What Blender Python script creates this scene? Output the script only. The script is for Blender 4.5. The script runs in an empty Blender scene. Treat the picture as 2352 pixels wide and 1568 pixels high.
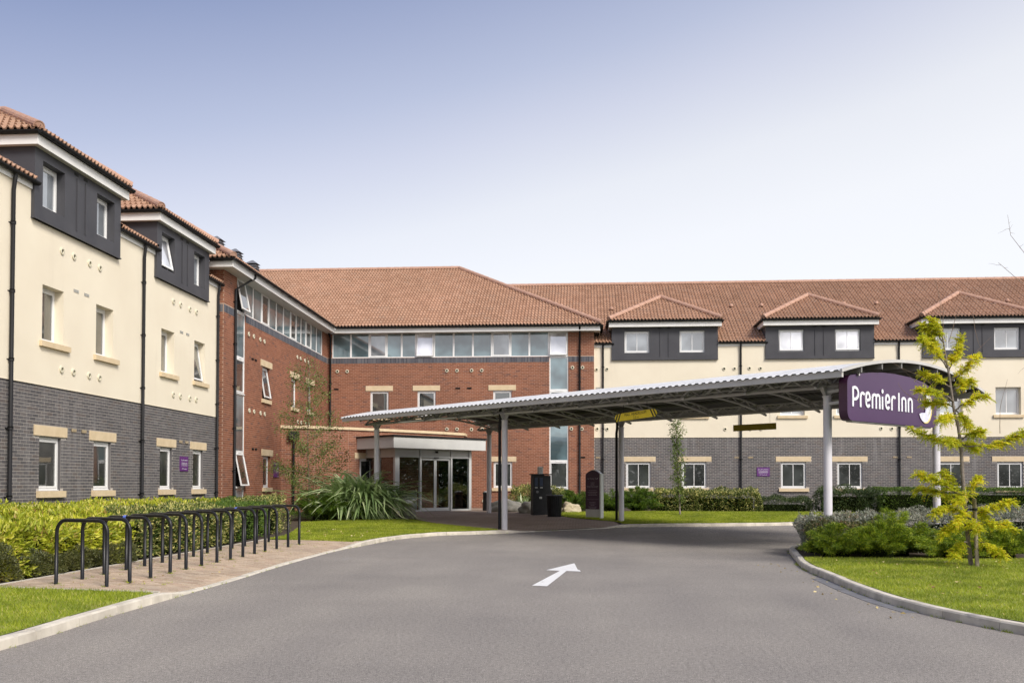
import bpy, bmesh, math, random
import numpy as np
from mathutils import Vector, Matrix
random.seed(7); RNG = np.random.default_rng(7)
sc = bpy.context.scene
C = sc.collection
# ------------------------------------------------------------------ camera
cam = bpy.data.cameras.new('camera'); camo = bpy.data.objects.new('camera', cam); C.objects.link(camo)
sc.camera = camo
yaw, pitch, roll = -0.07599, 0.02405, 0.00146
cy, sy = math.cos(yaw), math.sin(yaw)
Fv = Vector((sy*math.cos(pitch), cy*math.cos(pitch), math.sin(pitch)))
Rv = Vector((cy, -sy, 0)); Uv = Rv.cross(Fv)
a = math.cos(roll)*Rv + math.sin(roll)*Uv; b = -math.sin(roll)*Rv + math.cos(roll)*Uv
camo.matrix_world = Matrix(((a.x, b.x, -Fv.x, 0), (a.y, b.y, -Fv.y, 0), (a.z, b.z, -Fv.z, 1.5), (0, 0, 0, 1)))
cam.sensor_width = 36; cam.lens = 36*2201.06/2352; cam.shift_y = 274.975/2352
cam.clip_start = 0.1; cam.clip_end = 1500
# ------------------------------------------------------------------ sky, sun, exposure
w = bpy.data.worlds.new('World'); sc.world = w; w.use_nodes = True
nt = w.node_tree; nt.nodes.clear()
def N(t, **k):
    n = nt.nodes.new(t)
    for q, v in k.items(): setattr(n, q, v)
    return n
out = N('ShaderNodeOutputWorld'); add = N('ShaderNodeAddShader')
SUN_EL, SUN_AZ = math.radians(42), math.radians(137)      # azimuth clockwise from +Y
sky = N('ShaderNodeTexSky', sky_type='NISHITA'); sky.sun_disc = False
sky.sun_elevation = SUN_EL; sky.sun_rotation = SUN_AZ; sky.dust_density = 4
bgn = N('ShaderNodeBackground'); bgn.inputs[1].default_value = 0.05; sky.air_density = .4; sky.ozone_density = .3
tc = N('ShaderNodeTexCoord'); dot = N('ShaderNodeVectorMath', operation='DOT_PRODUCT')
dot.inputs[1].default_value = (-0.22, 0.0, 0.975)
ramp = N('ShaderNodeValToRGB'); cr = ramp.color_ramp
def lin(c): return tuple(((v/255)/12.92 if v/255 <= .04045 else ((v/255+.055)/1.055)**2.4) for v in c)+(1,)
stops = [(0.0, (254, 254, 254)), (.15, (252, 252, 252)), (.22, (249, 249, 249)), (.29, (238, 239, 242)), (.36, (212, 215, 229)),
         (.41, (188, 195, 217)), (.46, (167, 176, 204)), (.53, (132, 146, 184)), (1.0, (118, 132, 170))]
while len(cr.elements) < len(stops): cr.elements.new(.5)
for e, (p, c) in zip(cr.elements, stops): e.position = p; e.color = lin(c)
bgr = N('ShaderNodeBackground'); bgr.inputs[1].default_value = 0.675
lk = nt.links.new
nz = N('ShaderNodeTexNoise'); nz.inputs['Scale'].default_value = 1.3; nz.inputs['Detail'].default_value = 3
mz = N('ShaderNodeMath', operation='MULTIPLY_ADD'); mz.inputs[1].default_value = .05; mz.inputs[2].default_value = -.025
az_ = N('ShaderNodeMath', operation='ADD')
lk(tc.outputs['Generated'], nz.inputs['Vector']); lk(nz.outputs['Fac'], mz.inputs[0])
lk(tc.outputs['Generated'], dot.inputs[0]); lk(dot.outputs['Value'], az_.inputs[0]); lk(mz.outputs[0], az_.inputs[1])
lk(az_.outputs[0], ramp.inputs[0])
lk(ramp.outputs[0], bgr.inputs[0]); lk(sky.outputs[0], bgn.inputs[0])
lk(bgr.outputs[0], add.inputs[0]); lk(bgn.outputs[0], add.inputs[1]); lk(add.outputs[0], out.inputs[0])
sl = bpy.data.lights.new('sun', 'SUN'); sl.energy = 2.7; sl.angle = math.radians(20); sl.color = (1, .95, .87)
so = bpy.data.objects.new('sun', sl); C.objects.link(so)
sd = Vector((math.sin(SUN_AZ)*math.cos(SUN_EL), math.cos(SUN_AZ)*math.cos(SUN_EL), math.sin(SUN_EL)))
so.rotation_euler = sd.to_track_quat('Z', 'Y').to_euler()
vs = sc.view_settings; vs.view_transform = 'Standard'; vs.look = 'None'; vs.exposure = 0.40; vs.gamma = 1; vs.use_curve_mapping = False
sc.cycles.max_bounces = 6; sc.cycles.diffuse_bounces = 3; sc.cycles.transparent_max_bounces = 6
# ------------------------------------------------------------------ materials
def mat(name, col, rough=.7, metal=0., spec=.5):
    m = bpy.data.materials.new(name); m.use_nodes = True
    p = m.node_tree.nodes['Principled BSDF']
    p.inputs['Base Color'].default_value = (*col, 1); p.inputs['Roughness'].default_value = rough
    p.inputs['Metallic'].default_value = metal; p.inputs['Specular IOR Level'].default_value = spec
    return m
class G_:
    """small helper to write node graphs"""
    def __init__(s, m): s.t = m.node_tree; s.p = s.t.nodes.get('Principled BSDF')
    def n(s, t, ins=None, **k):
        q = s.t.nodes.new(t)
        for a_, v in k.items(): setattr(q, a_, v)
        for a_, v in (ins or {}).items():
            if isinstance(v, bpy.types.NodeSocket): s.t.links.new(v, q.inputs[a_])
            else: q.inputs[a_].default_value = v
        return q
    def ramp(s, fac, st):
        q = s.n('ShaderNodeValToRGB', {0: fac}); e = q.color_ramp.elements
        while len(e) < len(st): e.new(.5)
        for x, (p_, c) in zip(e, st): x.position = p_; x.color = (*c, 1)
        return q.outputs[0]
    def pos(s): return s.n('ShaderNodeNewGeometry').outputs['Position']
    def noise(s, sc_, det=3, vec=None, rough=.5):
        q = s.n('ShaderNodeTexNoise', {'Scale': sc_, 'Detail': det, 'Roughness': rough, 'Vector': vec or s.pos()}); return q.outputs['Fac']
    def mix(s, f, a_, b_, bt='MIX'):
        q = s.n('ShaderNodeMix', data_type='RGBA', blend_type=bt)
        for k_, v in ((0, f), (6, a_), (7, b_)):
            if isinstance(v, bpy.types.NodeSocket): s.t.links.new(v, q.inputs[k_])
            else: q.inputs[k_].default_value = v if k_ == 0 else (*v, 1)
        return q.outputs[2]
    def math(s, op, a_, b_=0., c_=0.):
        q = s.n('ShaderNodeMath', {0: a_, 1: b_, 2: c_}, operation=op); return q.outputs[0]
    def scale(s, v): return s.n('ShaderNodeVectorMath', {0: s.pos(), 1: v}, operation='MULTIPLY').outputs[0]
    def rnd(s):
        g_ = s.n('ShaderNodeNewGeometry').outputs['Random Per Island']; o = s.n('ShaderNodeObjectInfo').outputs['Random']
        return s.math('FRACT', s.math('ADD', g_, o))
    def col(s, sock): s.t.links.new(sock, s.p.inputs['Base Color'])
    def rough(s, sock): s.t.links.new(sock, s.p.inputs['Roughness'])
    def bump(s, h, st=.3, d=.02):
        q = s.n('ShaderNodeBump', {'Strength': st, 'Distance': d, 'Height': h}); s.t.links.new(q.outputs[0], s.p.inputs['Normal'])
M = {}
def brickmat(name, st, wear):
    m = mat(name, st[0][1], .8, spec=.25); g = G_(m); c = g.ramp(g.rnd(), st)
    c = g.mix(g.math('MULTIPLY', g.noise(60, 2), .35), c, (.02, .018, .018), 'MIX') if 0 else c
    big = g.ramp(g.noise(.45, 4), [(.35, (.86, .86, .86)), (.65, (1.08, 1.06, 1.04))])
    c = g.mix(1., c, big, 'MULTIPLY')
    fine = g.ramp(g.noise(45, 3), [(.3, (.85, .85, .85)), (.7, (1.12, 1.12, 1.12))]); c = g.mix(1., c, fine, 'MULTIPLY')
    if wear:   # pale lime streaks running down from the render edge
        v = g.scale((1.7, 1.7, .16)); n1 = g.ramp(g.noise(1.5, 4, v, .6), [(.58, (0, 0, 0)), (.74, (1, 1, 1))])
        z = g.n('ShaderNodeSeparateXYZ', {0: g.pos()}).outputs[2]
        zf = g.ramp(g.math('MULTIPLY', z, .27), [(.2, (.25, .25, .25)), (.85, (.8, .8, .8))])
        c = g.mix(g.mix(1., n1, zf, 'MULTIPLY'), c, (.26, .25, .25))
    g.col(c); g.bump(g.noise(90, 3), .35, .006); return m
M['brick_grey'] = brickmat('dark grey brick', [(0, (.092, .088, .092)), (.4, (.115, .110, .114)), (.75, (.135, .128, .13)), (.9, (.122, .104, .098)), (1, (.165, .16, .162))], 1)
M['brick_red'] = brickmat('red brick', [(0, (.20, .082, .05)), (.12, (.235, .095, .055)), (.5, (.27, .11, .063)), (.85, (.30, .127, .075)), (.94, (.23, .10, .066)), (1, (.15, .072, .055))], 0)
M['brick_blue'] = brickmat('blue grey soldier brick', [(0, (.075, .078, .095)), (.6, (.11, .115, .135)), (1, (.15, .155, .17))], 0)
M['mortar_grey'] = mat('grey mortar', (.42, .39, .355), .95)
M['mortar_red'] = mat('pinkish mortar', (.44, .30, .225), .95)
def mk(name, st, sc_=3., rough=.8, bs=40, bst=.2, det=4, spec=.3, metal=0):
    m = mat(name, st[0][1], rough, metal, spec); g = G_(m); g.col(g.ramp(g.noise(sc_, det), st))
    g.bump(g.noise(bs, 3), bst, .01); return m
m = mk('cream render', [(.3, (.66, .565, .40)), (.7, (.72, .62, .445))], .8, .9, 120, .35)
g = G_(m); c0 = g.ramp(g.noise(.8, 4), [(.3, (.74, .665, .525)), (.7, (.79, .72, .575))])
v = g.scale((1.2, 1.2, .14)); st_ = g.ramp(g.noise(1.6, 5, v, .7), [(.6, (0, 0, 0)), (.9, (.25, .25, .25))])
g.col(g.mix(st_, c0, (.50, .44, .34))); M['cream'] = m
M['stone'] = mk('buff cast stone', [(.3, (.60, .475, .30)), (.7, (.68, .55, .37))], 5, .85, 90, .25)
M['cladding'] = mk('dark grey dormer cladding', [(.3, (.052, .052, .060)), (.7, (.068, .068, .076))], 1.5, .55, 2.5, .35)
M['white'] = mk('white painted board', [(.3, (.74, .73, .70)), (.7, (.80, .79, .77))], 2, .45, 30, .05)
M['upvc'] = mat('white window frame', (.80, .80, .79), .3)
M['soffit'] = mat('soffit board', (.62, .61, .56), .6)
M['gutter'] = mat('black gutter', (.012, .012, .013), .6, spec=.25)
M['dark'] = mat('dark slot', (.01, .01, .01), .8)
def glass(name, col, refl):
    m = mat(name, col, .35); g = G_(m); g.col(g.mix(g.ramp(g.noise(.8, 2), [(.4, (0, 0, 0)), (.62, (1, 1, 1))]), tuple(x*.6 for x in col), tuple(x*1.7+.02 for x in col)))
    gl = g.n('ShaderNodeBsdfGlossy', {'Color': (1, 1, 1, 1), 'Roughness': .015})
    fr = g.n('ShaderNodeFresnel', {'IOR': 1.5}); f = g.math('ADD', g.math('MULTIPLY', fr.outputs[0], 1.2), refl)
    mx = g.n('ShaderNodeMixShader', {0: f, 1: g.p.outputs[0], 2: gl.outputs[0]})
    nn = g.n('ShaderNodeBump', {'Strength': .04, 'Distance': .02, 'Height': g.noise(1.3, 1)}); g.t.links.new(nn.outputs[0], gl.inputs['Normal'])
    g.t.links.new(mx.outputs[0], g.t.nodes['Material Output'].inputs[0]); return m
M['pane'] = glass('window glass', (.018, .022, .02), .10)
M['pane_pale'] = glass('window glass with painted pale sky', (.17, .19, .21), .16)  # pale sky reflection painted into the base colour
M['pane_teal'] = glass('teal spandrel glass', (.09, .15, .17), .10)
M['pane_white'] = glass('window glass with painted white sky', (.55, .56, .60), .30)  # bright sky reflection painted in as a whitish base colour
def clear_glass(name):
    m = mat(name, (1, 1, 1), .02); g = G_(m)
    gl = g.n('ShaderNodeBsdfGlossy', {'Color': (1, 1, 1, 1), 'Roughness': .01}); tr = g.n('ShaderNodeBsdfTransparent', {'Color': (.88, .93, .92, 1)})
    fr = g.n('ShaderNodeFresnel', {'IOR': 1.5}); f = g.math('ADD', g.math('MULTIPLY', fr.outputs[0], 1.3), .05)
    mx = g.n('ShaderNodeMixShader', {0: f, 1: tr.outputs[0], 2: gl.outputs[0]}); g.t.links.new(mx.outputs[0], g.t.nodes['Material Output'].inputs[0]); return m
M['clear'] = clear_glass('clear door glass')
def tilemat():
    m = mat('clay pantile', (.4, .2, .13), .75, spec=.3); g = G_(m)
    c = g.ramp(g.rnd(), [(0, (.35, .205, .135)), (.4, (.39, .232, .155)), (.8, (.435, .265, .18)), (1, (.37, .235, .165))])
    big = g.ramp(g.noise(.35, 3), [(.35, (.93, .93, .91)), (.65, (1.04, 1.03, 1.02))]); c = g.mix(1., c, big, 'MULTIPLY')
    li = g.ramp(g.noise(9, 4), [(.62, (0, 0, 0)), (.8, (.3, .3, .3))]); c = g.mix(li, c, (.27, .22, .15))
    g.col(c); g.bump(g.noise(60, 3), .3, .01); return m
M['tile'] = tilemat()
M['ridge'] = mk('clay ridge tile', [(.3, (.40, .235, .17)), (.7, (.48, .30, .22))], 4, .75, 60, .3)
M['lead'] = mat('grey louvre', (.16, .165, .18), .5)
M['steel'] = mk('lilac grey painted steel', [(.3, (.64, .625, .66)), (.7, (.70, .685, .72))], 3, .4, 30, .03)
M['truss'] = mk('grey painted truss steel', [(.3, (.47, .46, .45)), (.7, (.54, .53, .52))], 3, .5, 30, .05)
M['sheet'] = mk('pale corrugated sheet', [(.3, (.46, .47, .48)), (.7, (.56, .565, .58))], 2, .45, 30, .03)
M['purlin'] = mat('shaded grey purlin', (.20, .195, .19), .55)  # darker than the eaves beams, canopy shade put into the grey
M['under'] = mat('shade painted sheet underside', (.07, .066, .06), .7)  # shadow below the canopy painted into the sheet's lower faces
M['purple'] = mk('purple sign face', [(.3, (.054, .019, .074)), (.7, (.066, .024, .087))], 1, .3, 30, .01, spec=.5)
M['purple_notice'] = mat('purple notice', (.12, .03, .17), .4)
M['purple_dark'] = mat('dark purple panel', (.050, .014, .045), .4)
M['letter'] = mat('white lettering', (.82, .83, .87), .4)
M['moon'] = mk('pale moon', [(.3, (.55, .56, .72)), (.7, (.82, .83, .87))], 6, .4, 30, .01)
M['gold'] = mat('yellow edge', (.75, .60, .22), .4)
M['yellow'] = mat('yellow sign', (.78, .60, .02), .45)
M['olive'] = mat('olive sign back', (.33, .25, .012), .6)
M['black'] = mat('black print', (.015, .014, .012), .5)
M['rack'] = mk('black painted tube', [(.3, (.008, .008, .009)), (.7, (.014, .014, .016))], 8, .38, 40, .05, spec=.35)
M['machine'] = mk('black machine casing', [(.3, (.012, .013, .015)), (.7, (.022, .023, .026))], 6, .45, 40, .05)
M['porch'] = mk('pale grey porch panel', [(.3, (.52, .52, .50)), (.7, (.58, .58, .555))], 1.5, .5, 30, .03)
M['alu'] = mat('pale aluminium', (.52, .53, .52), .4)
M['wood'] = mk('weathered stake', [(.3, (.20, .17, .12)), (.7, (.31, .27, .2))], 14, .85, 60, .3)
M['bark'] = mk('grey bark', [(.3, (.14, .115, .095)), (.7, (.24, .205, .18))], 16, .9, 60, .6)
M['bark_pale'] = mk('reddish bark', [(.3, (.17, .12, .09)), (.7, (.28, .2, .15))], 16, .9, 60, .5)
M['rock'] = mk('grey boulder', [(.3, (.17, .165, .14)), (.7, (.30, .285, .25))], 5, .9, 18, .6)
M['rock_pale'] = mk('pale limestone boulder', [(.3, (.33, .27, .17)), (.7, (.55, .48, .34))], 5, .9, 12, 1.)
M['soil'] = mk('bark mulch soil', [(.3, (.045, .033, .022)), (.7, (.10, .078, .055))], 12, .95, 30, .8)
# asphalt
m = mat('asphalt', (.2, .19, .18), .88, spec=.25); g = G_(m)
sp = g.ramp(g.noise(95, 3, rough=.8), [(.34, (.10, .092, .083)), (.50, (.25, .229, .206)), (.66, (.49, .455, .41))])
sp = g.mix(1., sp, g.ramp(g.noise(24, 3, rough=.7), [(.35, (.78, .78, .78)), (.65, (1.2, 1.2, 1.2))]), 'MULTIPLY')
big = g.ramp(g.noise(.3, 7, rough=.6), [(.3, (.84, .84, .85)), (.7, (1.13, 1.12, 1.10))]); c = g.mix(1., sp, big, 'MULTIPLY')
v = g.scale((.9, .12, 1)); tr = g.ramp(g.noise(1.1, 4, v), [(.35, (.93, .93, .94)), (.7, (1.06, 1.06, 1.05))]); c = g.mix(1., c, tr, 'MULTIPLY')
vo = g.n('ShaderNodeTexVoronoi', {'Scale': 15., 'Vector': g.pos()}); f = g.ramp(vo.outputs['Distance'], [(.09, (1, 1, 1)), (.13, (0, 0, 0))])
c = g.mix(g.mix(1., f, g.ramp(g.noise(11, 2), [(.66, (0, 0, 0)), (.70, (.9, .9, .9))]), 'MULTIPLY'), c, (.52, .49, .45))
cr_ = g.ramp(g.noise(.9, 6, g.scale((1, .5, 1)), .65), [(.66, (0, 0, 0)), (.70, (.35, .35, .35)), (.74, (0, 0, 0))]); c = g.mix(cr_, c, (.30, .29, .28))
oil = g.ramp(g.noise(1.7, 3), [(.73, (0, 0, 0)), (.80, (.5, .5, .5))]); c = g.mix(oil, c, (.07, .066, .063))
g.col(c); g.bump(g.noise(150, 3), .5, .01); M['asphalt'] = m
# kerb concrete with dark scuffs
m = mat('kerb concrete', (.4, .37, .33), .85, spec=.25); g = G_(m)
c = g.ramp(g.noise(4, 5), [(.3, (.50, .455, .38)), (.7, (.68, .63, .535))]); c = g.mix(1., c, g.ramp(g.rnd(), [(0, (.88, .88, .88)), (1, (1.08, 1.08, 1.07))]), 'MULTIPLY')
s_ = g.ramp(g.noise(2.2, 5, g.scale((1, .7, 2.6)), .6), [(.60, (0, 0, 0)), (.70, (.6, .6, .6))]); c = g.mix(s_, c, (.19, .18, .18))
g.col(c); g.bump(g.noise(70, 3), .4, .01); M['kerb'] = m
m = mat('buff block paver', (.4, .3, .22), .85, spec=.25); g = G_(m)
c = g.ramp(g.rnd(), [(0, (.36, .275, .20)), (.4, (.44, .345, .255)), (.75, (.49, .395, .30)), (1, (.40, .29, .22))])
c = g.mix(1., c, g.ramp(g.noise(1.2, 5), [(.3, (.85, .86, .87)), (.7, (1.1, 1.08, 1.05))]), 'MULTIPLY'); c = g.mix(1., c, g.ramp(g.noise(60, 2), [(.3, (.88, .88, .88)), (.7, (1.1, 1.1, 1.1))]), 'MULTIPLY')
g.col(c); g.bump(g.noise(70, 3), .3, .006); M['paver'] = m
M['joint'] = mk('sandy joint', [(.4, (.07, .055, .035)), (.6, (.07, .08, .03))], 3, .95)
m = mat('brown block paving', (.2, .15, .12), .85, spec=.25); g = G_(m)
br = g.n('ShaderNodeTexBrick', {'Vector': g.pos(), 'Color1': (.30, .235, .185, 1), 'Color2': (.37, .29, .235, 1), 'Mortar': (.15, .12, .095, 1), 'Scale': 1., 'Mortar Size': .006, 'Brick Width': .2, 'Row Height': .1, 'Bias': 0.})
g.col(g.mix(1., br.outputs[0], g.ramp(g.noise(.7, 5), [(.3, (.85, .85, .85)), (.7, (1.12, 1.1, 1.08))]), 'MULTIPLY')); M['brown_paving'] = m
m = mat('road paint', (.8, .8, .79), .7); g = G_(m); g.col(g.mix(g.ramp(g.noise(7, 6, rough=.75), [(.56, (0, 0, 0)), (.66, (.8, .8, .8))]), g.ramp(g.noise(60, 3), [(.25, (.58, .575, .55)), (.5, (.76, .755, .74))]), (.40, .38, .35))); M['paint'] = m
M['lawn'] = mk('short turf', [(.3, (.15, .19, .02)), (.5, (.21, .26, .03)), (.7, (.31, .31, .08))], 2.2, .95, 60, .6)
def leafmat(name, st, trans=.3, nsc=.9, rough=.45, big=(.78, 1.15)):
    m = mat(name, st[0][1], rough, spec=.4); g = G_(m); c = g.ramp(g.rnd(), st)
    c = g.mix(1., c, g.ramp(g.noise(nsc, 4), [(.32, (big[0], big[0]+.03, big[0])), (.68, (big[1]+.08, big[1], big[1]-.1))]), 'MULTIPLY'); g.col(c)
    t = g.n('ShaderNodeBsdfTranslucent', {'Color': c}); mx = g.n('ShaderNodeMixShader', {0: trans, 1: g.p.outputs[0], 2: t.outputs[0]})
    g.t.links.new(mx.outputs[0], g.t.nodes['Material Output'].inputs[0]); return m
M['grass'] = leafmat('grass blade', [(0, (.19, .26, .014)), (.5, (.29, .37, .022)), (.85, (.40, .45, .045)), (1, (.52, .48, .17))], .35, 1.1, .6, (.66, 1.22))
M['golden_leaf'] = leafmat('golden privet leaf', [(0, (.20, .26, .02)), (.35, (.38, .44, .035)), (.75, (.58, .60, .06)), (.93, (.68, .66, .18)), (1, (.45, .27, .09))], .35, 1.5)
M['varieg_leaf'] = leafmat('variegated leaf', [(0, (.045, .085, .02)), (.4, (.10, .15, .03)), (.62, (.20, .24, .05)), (.74, (.52, .50, .16)), (1, (.66, .62, .28))], .25, 1.2)
M['green_leaf'] = leafmat('clipped hedge leaf', [(0, (.04, .085, .012)), (.5, (.085, .16, .02)), (1, (.17, .25, .04))], .25, 1.2)
M['dark_leaf'] = leafmat('dark shrub leaf', [(0, (.025, .05, .014)), (.5, (.05, .085, .025)), (.9, (.085, .12, .035)), (1, (.15, .17, .05))], .2, 1.2)
M['olive_leaf'] = leafmat('small olive leaf', [(0, (.055, .065, .02)), (.5, (.10, .115, .035)), (1, (.17, .17, .06))], .2, 1.2)
M['juniper'] = leafmat('juniper spray', [(0, (.05, .11, .008)), (.45, (.16, .26, .014)), (.8, (.34, .44, .025)), (1, (.55, .58, .06))], .25, 1.)
M['juniper_dark'] = leafmat('dark juniper spray', [(0, (.03, .075, .008)), (.45, (.075, .15, .012)), (.8, (.15, .25, .02)), (1, (.28, .36, .04))], .25, 1.)
M['silver_leaf'] = leafmat('silver grey leaf', [(0, (.13, .15, .11)), (.5, (.26, .28, .23)), (.85, (.40, .42, .37)), (1, (.25, .17, .12))], .2, 1.2, .6)
M['gold_tree'] = leafmat('golden feathery leaf', [(0, (.42, .52, .02)), (.4, (.66, .71, .03)), (.8, (.86, .82, .05)), (.93, (.85, .66, .07)), (1, (.84, .48, .05))], .5, 1.6)
M['birch_leaf'] = leafmat('small tree leaf', [(0, (.07, .12, .02)), (.5, (.15, .22, .045)), (1, (.28, .34, .12))], .4, 1.2)
M['flax_leaf'] = leafmat('flax blade', [(0, (.15, .23, .09)), (.5, (.27, .38, .16)), (.85, (.42, .52, .28)), (1, (.62, .68, .45))], .25, 1.2, .25)
M['core'] = mat('shaded twigs', (.008, .011, .004), 1., spec=0.)  # solid filler, near-black to paint in the shade inside the foliage
# ------------------------------------------------------------------ mesh helpers
def link(name, me, m=None, parent=None, **props):
    o = bpy.data.objects.new(name, me); C.objects.link(o)
    if m is not None and me is not None and not me.materials: me.materials.append(m)
    if parent is not None: o.parent = parent
    for k, v in props.items(): o[k] = v
    return o
class MB:
    def __init__(s): s.v = []; s.f = []
    def quad(s, p): i = len(s.v); s.v += [tuple(q) for q in p]; s.f.append(tuple(range(i, i+len(p))))
    def hexa(s, P, skip=()):
        """P: 8 points, bottom 4 ccw then top 4"""
        i = len(s.v); s.v += [tuple(q) for q in P]
        for k, f in enumerate(((3, 2, 1, 0), (4, 5, 6, 7), (0, 1, 5, 4), (1, 2, 6, 5), (2, 3, 7, 6), (3, 0, 4, 7))):
            if k not in skip: s.f.append(tuple(i+j for j in f))
    def box(s, x0, x1, y0, y1, z0, z1): s.hexa([(x0, y0, z0), (x1, y0, z0), (x1, y1, z0), (x0, y1, z0), (x0, y0, z1), (x1, y0, z1), (x1, y1, z1), (x0, y1, z1)])
    def fbox(s, fr, s0, s1, o0, o1, z0, z1): s.hexa([fr.p(s0, o1, z0), fr.p(s1, o1, z0), fr.p(s1, o0, z0), fr.p(s0, o0, z0), fr.p(s0, o1, z1), fr.p(s1, o1, z1), fr.p(s1, o0, z1), fr.p(s0, o0, z1)])
    def tube(s, pts, r, n=6, cap=True):
        pts = [Vector(p) for p in pts]; rs = r if hasattr(r, '__len__') else [r]*len(pts); rings = []; u_ = None
        for k, p in enumerate(pts):
            t = (pts[min(k+1, len(pts)-1)]-pts[max(k-1, 0)]).normalized()
            if u_ is None: u_ = t.cross(Vector((0, 0, 1)) if abs(t.z) < .9 else Vector((1, 0, 0))).normalized()
            else: u_ = (u_-t*u_.dot(t)).normalized()
            v_ = t.cross(u_)
            i = len(s.v); s.v += [tuple(p+rs[k]*(math.cos(2*math.pi*j/n)*u_+math.sin(2*math.pi*j/n)*v_)) for j in range(n)]; rings.append(i)
        for a_, b_ in zip(rings, rings[1:]):
            for j in range(n): s.f.append((a_+j, a_+(j+1) % n, b_+(j+1) % n, b_+j))
        if cap: s.f.append(tuple(rings[0]+j for j in range(n))); s.f.append(tuple(rings[-1]+j for j in reversed(range(n))))
    def lathe(s, c, prof, n=16):
        rings = []
        for r, z in prof:
            i = len(s.v); s.v += [(c[0]+r*math.cos(2*math.pi*j/n), c[1]+r*math.sin(2*math.pi*j/n), c[2]+z) for j in range(n)]; rings.append(i)
        for a_, b_ in zip(rings, rings[1:]):
            for j in range(n): s.f.append((a_+j, a_+(j+1) % n, b_+(j+1) % n, b_+j))
        s.f.append(tuple(rings[-1]+j for j in range(n)))
    def mesh(s, name, smooth=False):
        me = bpy.data.meshes.new(name); me.from_pydata(s.v, [], s.f); me.update()
        if smooth:
            for p in me.polygons: p.use_smooth = True
        return me
    def build(s, name, m, parent=None, smooth=False, **props): return link(name, s.mesh(name, smooth), m, parent, **props)
def npmesh(name, V, Fq, smooth=False):
    """bulk mesh from numpy arrays, all faces with the same corner count"""
    me = bpy.data.meshes.new(name); k = Fq.shape[1]; V = np.ascontiguousarray(V, dtype=np.float32); Fq = np.ascontiguousarray(Fq, dtype=np.int32)
    me.vertices.add(len(V)); me.vertices.foreach_set('co', V.ravel())
    me.loops.add(Fq.size); me.loops.foreach_set('vertex_index', Fq.ravel())
    me.polygons.add(len(Fq)); me.polygons.foreach_set('loop_start', np.arange(0, Fq.size, k, dtype=np.int32)); me.polygons.foreach_set('loop_total', np.full(len(Fq), k, dtype=np.int32))
    me.polygons.foreach_set('use_smooth', np.full(len(Fq), bool(smooth), dtype=bool))
    me.update(calc_edges=True); return me
class Fr:
    """upright wall frame: s runs along the wall, o outwards, z up"""
    def __init__(s, O, d):
        l = math.hypot(*d); s.O = O; s.d = (d[0]/l, d[1]/l)
        s.n = (s.d[1], -s.d[0])
    def p(s, a_, o, z): return (s.O[0]+s.d[0]*a_+s.n[0]*o, s.O[1]+s.d[1]*a_+s.n[1]*o, z)
def gz(Y): return max(0., min(1., (Y-27)/11))*.28
CAMP = np.array([0, 0, 1.5])
def thing(name, label, cat, loc, group=None):
    o = bpy.data.objects.new(name, None); C.objects.link(o); o.location = loc; o['label'] = label; o['category'] = cat
    o.empty_display_size = .2
    if group: o['group'] = group
    bpy.context.view_layer.update(); return o
def adopt(o, t):
    """make o a part of thing t, keeping it where it was built (world coordinates)"""
    o.parent = t; o.matrix_parent_inverse = Matrix.Translation(-Vector(t.location)); return o
PARTS = []
def part(mb, name, m, t, smooth=False, **props):
    o = mb.build(name, m, None, smooth, **props); return adopt(o, t)
def sub(mb, name, m, p, smooth=False, **props):
    """child of a part: the part sits at the world origin, so plain parenting keeps world coordinates"""
    return mb.build(name, m, p, smooth, **props)
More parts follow.
